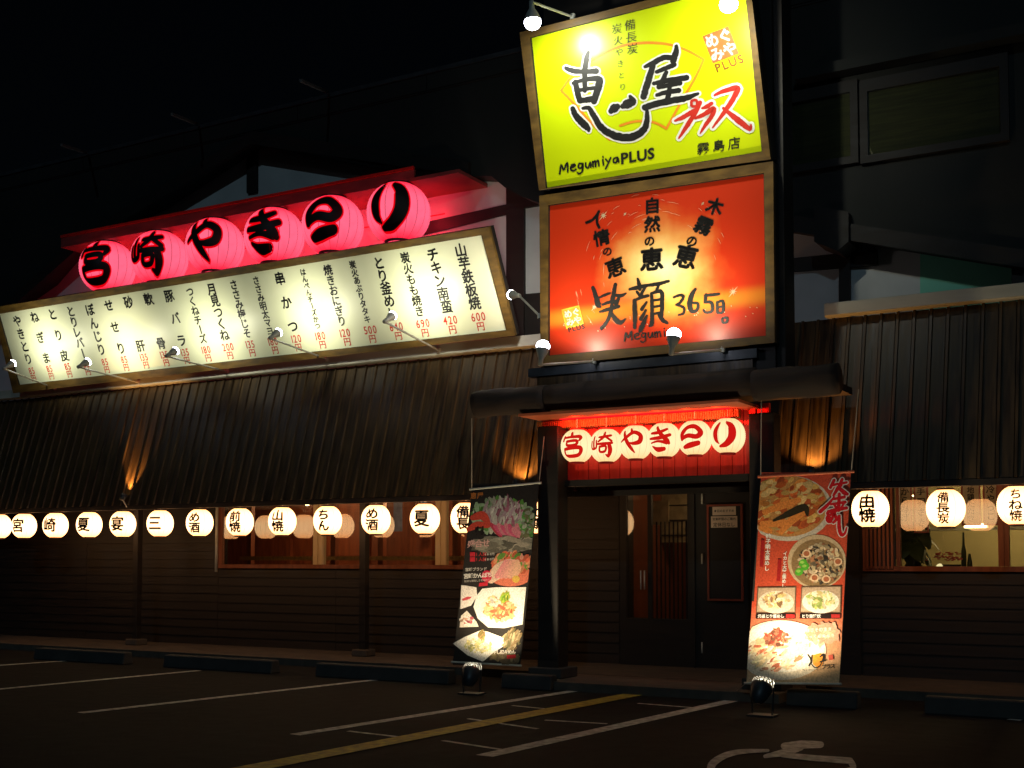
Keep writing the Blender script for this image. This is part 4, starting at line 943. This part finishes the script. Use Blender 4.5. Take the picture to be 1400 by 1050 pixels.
# ------------------------------------------------------------------ hanging banners
class Banner:
    def __init__(s, name, label, cor, Yt, Yb, cat='banner'):
        s.c = [atY(*cor[0], Yt), atY(*cor[1], Yt), atY(*cor[2], Yb), atY(*cor[3], Yb)]
        s.pl = plane3(s.c[0], s.c[1], s.c[3]); s.cor = cor; s.off = .003
        s.t = thing(name, label, cat, (s.c[2]+s.c[3])/2); s.mb = MB()
        q = [s.pl.hit(*p) for p in cor]; MB().prism([p - s.pl.n*.001 for p in q], -s.pl.n*.004).build('cloth', M_clothd, s.t)
        s.q = q
    def fn(s, x, y): return s.pl.hit(x, y, s.off)
    def poly(s, pts, col, inc=.00003): s.mb.poly([s.fn(*p) for p in pts], col); s.off += inc
    def ell(s, cx, cy, rx, ry, col, rot=0, n=28, clip=None):
        P = []
        for k in range(n):
            a = 2*math.pi*k/n; x, y = rx*math.cos(a), ry*math.sin(a); x, y = cx+x*math.cos(rot)-y*math.sin(rot), cy+x*math.sin(rot)+y*math.cos(rot); P.append(s.clamp(x, y))
        s.poly(P, col)
    def clamp(s, x, y):
        c = s.cor; y = max(min(y, max(c[2][1], c[3][1])-1), min(c[0][1], c[1][1])+1)
        t = (y-c[0][1])/(c[3][1]-c[0][1]); xl = c[0][0]+(c[3][0]-c[0][0])*t; t = (y-c[1][1])/(c[2][1]-c[1][1]); xr = c[1][0]+(c[2][0]-c[1][0])*t
        return (min(max(x, xl+.6), xr-.6), y)
    def bits(s, cx, cy, rx, ry, n, cols, sz, asp=1.0, rot=None, rj=.5):
        for _ in range(int(n*2.2)):
            a = random.uniform(0, 6.283); r = math.sqrt(random.random()); x = cx+rx*r*math.cos(a); y = cy+ry*r*math.sin(a)
            c = random.choice(cols); k = random.uniform(.6, 1.25); c = tuple(min(1, v*k) for v in c); q = random.uniform(.35, 1.0)*sz*.9
            th = random.uniform(0, 3.14) if rot is None else rot+random.uniform(-rj, rj); m = 7; P = []
            for i in range(m):
                b = 6.283*i/m; rr = random.uniform(.75, 1.1); X, Y_ = q*rr*asp*math.cos(b), q*rr*math.sin(b); P.append(s.clamp(x+X*math.cos(th)-Y_*math.sin(th), y+X*math.sin(th)+Y_*math.cos(th)))
            s.poly(P, c, .00001)
    def text(s, tx, x, y, size, col, dx=0, dy=None, bold=.03, skew=-.06, sx=1):
        dy = size if dy is None else dy
        for i, ch in enumerate(tx): put(s.mb, ch, lambda a, b, i=i: s.fn(x+dx*i+a, y+dy*i+b+a*skew), size, bold, math.pi/2 if (ch == 'ー' and dx < 1) else 0, sx, col)
        s.off += .00006
    def stroke(s, pts, col, grow=0): brush(s.mb, pts, s.fn, grow, col, n=5); s.off += .00004
    def done(s):
        s.mb.build('print', M_barkprint, s.t)
M_clothd = mat('banner_cloth', (.03, .025, .022), .7)
# red rice banner at right
b = Banner('red_banner', 'tall hanging banner with rice bowls on a red background, right of the entrance', [(1040, 652), (1164, 645), (1148, 935), (1020, 934)], 12.42, 12.05)
RED = (.62, .085, .04)
b.poly([b.clamp(*p) for p in ((1030, 640), (1170, 640), (1170, 840), (1030, 840))], RED)
for k in range(14): b.poly([b.clamp(*p) for p in ((1010, 822+k*8), (1170, 822+k*8), (1170, 840+k*8), (1010, 840+k*8))], (.62+.012*k, .085+.035*k, .04+.02*k))
b.ell(1078, 695, 60, 45, (.62, .55, .45)); b.ell(1076, 692, 56, 42, (.55, .26, .08))
b.bits(1076, 690, 50, 37, 110, [(.75, .28, .06), (.6, .13, .03), (.7, .42, .12), (.75, .5, .2), (.5, .1, .03)], 6, 1.8, -.4)
for st_ in ([(1045, 700, 6), (1065, 693, 10), (1092, 684, 8)], [(1068, 728, 7), (1082, 712, 11), (1098, 702, 8)], [(1042, 716, 7), (1060, 716, 10), (1075, 714, 7)], [(1040, 722, 7), (1052, 726, 9)]): b.stroke(st_, (.8, .27, .06))
b.stroke([(1058, 712, 3), (1080, 702, 9), (1100, 694, 10), (1104, 704, 4)], (.04, .03, .015))
b.ell(1117, 768, 40, 37, (.6, .45, .28)); b.ell(1118, 770, 36, 33, (.3, .19, .09))
b.bits(1122, 770, 30, 27, 130, [(.55, .42, .25), (.15, .12, .08), (.7, .55, .38), (.45, .2, .1), (.06, .05, .04), (.62, .5, .3)], 3.2, 1.7)
for x, y in ((1103, 757), (1146, 768), (1114, 790), (1130, 792)): b.ell(x, y, 6, 5.5, (.85, .62, .4)); b.ell(x, y, 4, 3.6, (.45, .15, .07))
for x, y in ((1098, 770), (1093, 782), (1101, 775)): b.ell(x, y, 6, 5, (.1, .45, .04), -.6); b.ell(x-1, y-1, 3, 2, (.35, .65, .12))
b.text('柚子明太釜めし', 1051, 733, 7, (.9, .88, .82), dx=-.4, dy=7.4); b.text('イカと大葉釜めし', 1074, 757, 6, (.9, .88, .82), dx=-.3, dy=6.3)
b.poly([(1041, 738), (1046, 738), (1044, 775), (1039, 775)], (.4, .02, .02)); b.poly([(1064, 765), (1069, 765), (1067, 795), (1062, 795)], (.4, .02, .02))
def photo_panel(x0, y0, x1, y1, bowl, cols, cap):
    b.poly([(x0, y0), (x1, y0-1), (x1-1, y1), (x0-2, y1)], (.16, .1, .06)); b.poly([(x0+1.5, y0+1.5), (x1-1.5, y0+.5), (x1-2.5, y1-1.5), (x0-.5, y1-1.5)], (.55, .4, .28))
    cx, cy = (x0+x1)/2-1, (y0+y1)/2+1; b.ell(cx, cy+2, (x1-x0)*.46, (y1-y0)*.44, bowl); b.bits(cx, cy-1, (x1-x0)*.34, (y1-y0)*.3, 60, cols, 3.0, 2)
    b.poly([(x0-2, y1+1), (x1-1, y1+1), (x1-1, y1+8), (x0-2.5, y1+8)], (.02, .01, .01)); b.text(cap, x0+3, y1+4.5, 5.2, (.95, .93, .9), dx=5.2, dy=0)
    b.poly([(x1-14, y1+2), (x1-2, y1+2), (x1-2, y1+7), (x1-14, y1+7)], (.5, .03, .03))
photo_panel(1036, 803, 1089, 838, (.82, .72, .58), [(.85, .6, .3), (.8, .75, .6), (.35, .2, .1), (.85, .7, .3)], '元祖とり釜めし'); photo_panel(1096, 802, 1151, 838, (.9, .86, .75), [(.85, .75, .4), (.9, .85, .6), (.8, .65, .3), (.4, .5, .15)], 'とり釜雑炊')
b.ell(1068, 889, 62, 41, (.88, .78, .62)); b.ell(1072, 884, 56, 35, (.92, .88, .8))
b.bits(1060, 892, 38, 24, 90, [(.8, .4, .25), (.85, .68, .4), (.62, .18, .1), (.8, .75, .5), (.9, .8, .6)], 4, 2.6, -.5)
b.bits(1062, 872, 16, 12, 40, [(.35, .06, .04), (.2, .08, .05), (.65, .2, .12)], 3.2, 1.6)
for k in range(7): b.stroke([(1070+k*5, 905-k*2, 3), (1078+k*5, 892-k*2, 4), (1084+k*4, 878+k, 2.5)], (.85, .78, .52))
b.bits(1125, 866, 22, 12, 40, [(.8, .42, .3), (.85, .55, .35)], 5, 2)
b.text('旨さそのまま', 1105, 862, 6, (.95, .9, .82), dx=6, dy=-.3, bold=.01)
b.text('ふっくら釜炊き', 1103, 871, 5, (.95, .9, .82), dx=6, dy=-.3, bold=.01)
OR = (.85, .32, .03)
b.poly([(1112, 896), (1122, 893), (1128, 896), (1125, 909), (1119, 914), (1112, 908)], OR)
for st_ in ([(1105, 895, 1.5), (1110, 903, 3), (1107, 910, 2.5)], [(1111, 896, 2), (1110, 906, 2.5)], [(1110, 908, 1.5), (1115, 913, 1.5), (1121, 911, 1.5), (1124, 906, 1.5)], [(1122, 898, 2), (1127, 895, 3), (1126, 903, 3)], [(1122, 905, 2), (1129, 903, 2.5)]): b.stroke(st_, (.02, .015, .01))
b.text('プラス', 1127, 912, 7, (.02, .015, .01), dx=6, dy=-.6, bold=.03); b.poly([(1133, 896), (1139, 895), (1140, 902), (1134, 903)], (.7, .12, .08))
b.text('MegumiyaPLUS', 1099, 916, 3, (.1, .06, .03), dx=2.2, dy=-.05, bold=.0)
W = (.75, .7, .66)
FUK = [[(1141,657,4),(1136,667,4)], [(1139,664,3),(1146,662,3)], [(1152,656,4),(1148,665,4)], [(1150,662,3),(1158,660,3)], [(1140,678,3),(1147,667,5),(1151,664,3)], [(1147,667,4),(1155,674,6),(1159,676,4)], [(1140,683,3),(1155,680,4)], [(1137,690,3),(1156,687,4)], [(1148,676,4),(1147,698,5)], [(1141,690,3),(1144,695,3)], [(1154,689,3),(1151,695,3)], [(1133,700,4),(1146,697,5),(1158,695,4)], [(1122,700,5),(1133,690,4),(1141,680,2)],
       [(1132,702,4),(1136,713,5)], [(1143,700,3),(1135,714,4),(1131,708,3),(1140,703,4),(1144,710,4),(1140,715,3)], [(1148,706,4),(1148,722,5),(1151,732,4),(1156,729,3),(1158,722,2)]]
for st_ in FUK: b.stroke(st_, W, 1.5)
for st_ in FUK: b.stroke(st_, (.6, .012, .02), .2)
b.done()
for i, u in ((0, 1041), (1, 1163)):
    A = atY(*((1041, 545) if i == 0 else (1174, 532)), 12.42); MB().cyl(b.q[i], A, .006, 6).build('hanging_rope', M_rope, b.t)
MB().cyl(b.q[0]+Vector((-.03, 0, 0)), b.q[1]+Vector((.03, 0, 0)), .014, 10).build('top_rod', M_orangepaint, b.t); MB().cyl(b.q[3]+Vector((-.02, 0, 0)), b.q[2]+Vector((.02, 0, 0)), .012, 10).build('bottom_rod', M_metal, b.t)
MB().cyl(b.q[3], atZ(1000, 950, .02), .004, 5).build('tie_rope', M_rope, b.t)

# black sashimi banner at left
k_ = Banner('black_banner', 'tall hanging banner with sashimi and noodles on a black background, left of the entrance', [(645, 669), (737, 660), (711, 910), (619, 905)], 12.6, 12.2)
b = k_
b.poly([b.clamp(*p) for p in ((600, 640), (770, 640), (770, 930), (600, 930))], (.035, .03, .028))
b.bits(686, 705, 42, 22, 90, [(.12, .3, .06), (.2, .45, .12), (.35, .5, .3), (.5, .5, .4)], 5, 2.2)
b.bits(688, 700, 26, 18, 60, [(.5, .35, .4), (.6, .55, .5), (.35, .12, .18), (.75, .7, .65)], 3, 4, -1.4, .5)
for st_ in ([(647, 708, 8), (660, 705, 12), (668, 716, 7)], [(641, 724, 6), (653, 718, 10), (668, 719, 6)]): b.stroke(st_, (.7, .08, .05))
for k in range(8): b.stroke([(672+k*5, 720+random.uniform(-3, 3), 5), (680+k*4, 726, 8), (686+k*4, 734, 4)], random.choice([(.72, .12, .22), (.75, .25, .3), (.6, .06, .1)]))
b.bits(722, 722, 10, 26, 40, [(.12, .35, .08), (.4, .42, .33), (.2, .2, .1)], 4, 1.6)
b.bits(690, 745, 40, 9, 40, [(.3, .28, .22), (.2, .18, .14), (.42, .36, .28)], 6, 2.5, 0)
b.text('刺', 656, 726, 12, (.02, .015, .015), bold=.05); b.text('盛合せ', 645, 744, 11, (.75, .42, .38), dx=10, dy=-.6, bold=.03)
b.text('恵屋', 648, 678, 9, (.6, .2, .05), dx=9, dy=-.3, bold=.03)
for y in (758, 765): b.poly([(643, y-3), (650, y-3), (650, y+3), (643, y+3)], (.7, .04, .06)); b.text('1人前', 652, y, 5.5, (.55, .05, .05), dx=5.5, dy=-.1); b.text('480円', 664, y, 4, (.6, .55, .5), dx=3.5, dy=-.1)
b.ell(698, 786, 30, 16, (.75, .2, .12)); b.bits(700, 770, 26, 14, 50, [(.7, .15, .08), (.75, .3, .15), (.2, .4, .08), (.8, .35, .25)], 5, 1.8, -1)
for st_ in ([(672, 792, 12), (684, 780, 20), (698, 772, 16)],): b.stroke(st_, (.85, .6, .45))
for k in range(5): b.stroke([(680+k*6, 788, 7), (688+k*5, 778, 10), (692+k*4, 768, 6)], (.85, .32+.04*k, .32))
b.ell(666, 788, 7, 8, (.65, .03, .07)); b.ell(706, 792, 5, 5, (.8, .5, .1))
b.text('宮崎ブランド', 639, 779, 5, (.65, .6, .55), dx=5, dy=-.2); b.text('宮崎かんぱち', 638, 788, 7.4, (.85, .8, .74), dx=6.4, dy=-.4, bold=.03); b.text('新鮮な美味しさを味わう', 637, 795, 3.4, (.6, .55, .5), dx=3.2, dy=-.2, bold=0)
b.poly([(656, 797), (668, 796), (667, 801), (655, 802)], (.6, .03, .05))
b.poly([b.clamp(*p) for p in ((630, 800), (652, 803), (653, 815), (645, 828), (630, 833))], (.9, .82, .76)); b.stroke([(634, 820, 3), (640, 818, 4), (644, 817, 2)], (.7, .1, .12))
b.poly([(629, 858), (631, 842), (639, 835), (645, 842), (652, 850), (655, 857)], (.85, .75, .66)); b.bits(640, 850, 10, 6, 16, [(.9, .85, .8), (.6, .35, .25), (.5, .12, .15)], 2.5, 1.5)
b.poly([b.clamp(*p) for p in ((660, 805), (680, 803), (720, 803), (715, 854), (690, 859), (668, 858), (654, 846), (648, 830), (652, 815))], (.94, .9, .84)); b.ell(684, 832, 26, 19, (.9, .84, .74))
b.bits(684, 834, 20, 14, 90, [(.75, .25, .12), (.8, .5, .2), (.65, .15, .08), (.82, .65, .35)], 3, 2.2); b.bits(676, 822, 8, 6, 18, [(.85, .6, .3), (.85, .75, .65)], 3.5, 1.4); b.bits(692, 817, 6, 7, 20, [(.35, .5, .06), (.2, .4, .05), (.6, .6, .1)], 2.2, 3, -1.2)
b.poly([(620, 880), (636, 871), (658, 862), (668, 864), (694, 874), (692, 882), (676, 892), (661, 905), (640, 896)], (.94, .9, .82))
b.bits(655, 883, 18, 9, 50, [(.85, .75, .35), (.8, .7, .3), (.6, .6, .25), (.9, .85, .65)], 2.6, 1.8); b.bits(660, 868, 4, 6, 14, [(.4, .25, .1), (.3, .3, .1)], 1.8, 3, -1.3)
b.bits(700, 875, 12, 14, 40, [(.3, .2, .1), (.42, .34, .2), (.18, .16, .08)], 2.4, 4, -1); b.bits(690, 900, 20, 6, 24, [(.16, .12, .07), (.25, .2, .1)], 4, 2)
b.text('冷やし担々めん', 672, 892, 6, (.85, .8, .72), dx=5.2, dy=-.1); b.poly([(694, 896), (706, 895), (706, 900), (694, 901)], (.55, .02, .03))
b.done()
for i, A in ((0, atY(645, 572, 12.4)), (1, atY(744, 597, 12.7))): MB().cyl(b.q[i], A, .006, 6).build('hanging_rope', M_rope, b.t)
MB().cyl(b.q[0]+Vector((-.03, 0, 0)), b.q[1]+Vector((.03, 0, 0)), .014, 10).build('top_rod', M_metal, b.t); MB().cyl(b.q[3]+Vector((-.02, 0, 0)), b.q[2]+Vector((.02, 0, 0)), .012, 10).build('bottom_rod', M_metal, b.t)

# ------------------------------------------------------------------ caged floor spotlights
def floor_spot(label, u, v, tgt, Y, power):
    c = atY(u, v, Y); t = thing('floor_spotlight', label, 'floodlight', (c.x, c.y, 0.005), 'caged floodlights on the ground')
    d = (tgt-c).normalized(); r = .105
    MB().lathe([(.001, -.2), (.06, -.17), (.085, -.12), (r, -.03), (r, .0), (r*.93, 0), (r*.9, -.04), (.06, -.12), (.001, -.13)], 24, c, d).build('housing', M_metal_d, t, smooth=True)
    MB().lathe([(.001, -.05), (.07, -.06), (.08, -.09)], 20, c, d).build('bulb', emis('flood_glow', (1, .9, .65), 20), t, smooth=True)
    cg = MB(); a = d.orthogonal().normalized(); a = Vector((1, 0, 0)); a = (a - d*a.dot(d)).normalized(); bb = d.cross(a)
    for k in range(-3, 4):
        x = k*r*.29; h = math.sqrt(max(0, r*r-x*x)); pts = [c + a*x + bb*(h*math.cos(R(q))) + d*(.09*math.sin(R(q))) for q in (0, 45, 90, 135, 180)]
        for p, q in zip(pts, pts[1:]): cg.cyl(p, q, .005, 6)
    pts = [c + a*(r*math.cos(R(q))) + d*(.09*math.sin(R(q))) for q in (0, 45, 90, 135, 180)]
    for p, q in zip(pts, pts[1:]): cg.cyl(p, q, .005, 6)
    cg.build('wire_guard', M_wirew, t)
    s_ = MB()
    for sg in (-1, 1): s_.bar(c + a*(r+.012)*sg, Vector((c.x, c.y, .02)) + a*.1*sg, .03, .008)
    s_.box(c.x-.13, c.x+.13, c.y-.09, c.y+.09, .002, .02); s_.build('stand', M_metal_d, t)
    spot(t, c + d*.10, tgt, power, (1, .80, .50), 110, .9, .05)
floor_spot('caged floodlight on the ground at the foot of the black banner', 645, 917, k_.pl.hit(682, 770), 11.5, 125)
floor_spot('caged floodlight on the ground at the foot of the red banner', 1042, 938, atY(1098, 780, 12.25), 11.3, 140)
# small white cone by the door
A = atZ(842, 904, FZ); t = MB().lathe([(.001, .0), (.07, 0), (.07, .015), (.02, .03), (.015, .07), (.001, .07)], 14, (A.x, A.y, FZ+.002))
tag(t.build('door_stop', M_whiteink, org=(A.x, A.y, FZ), smooth=True), 'small white door stop on the porch floor left of the glass door', 'door stop')
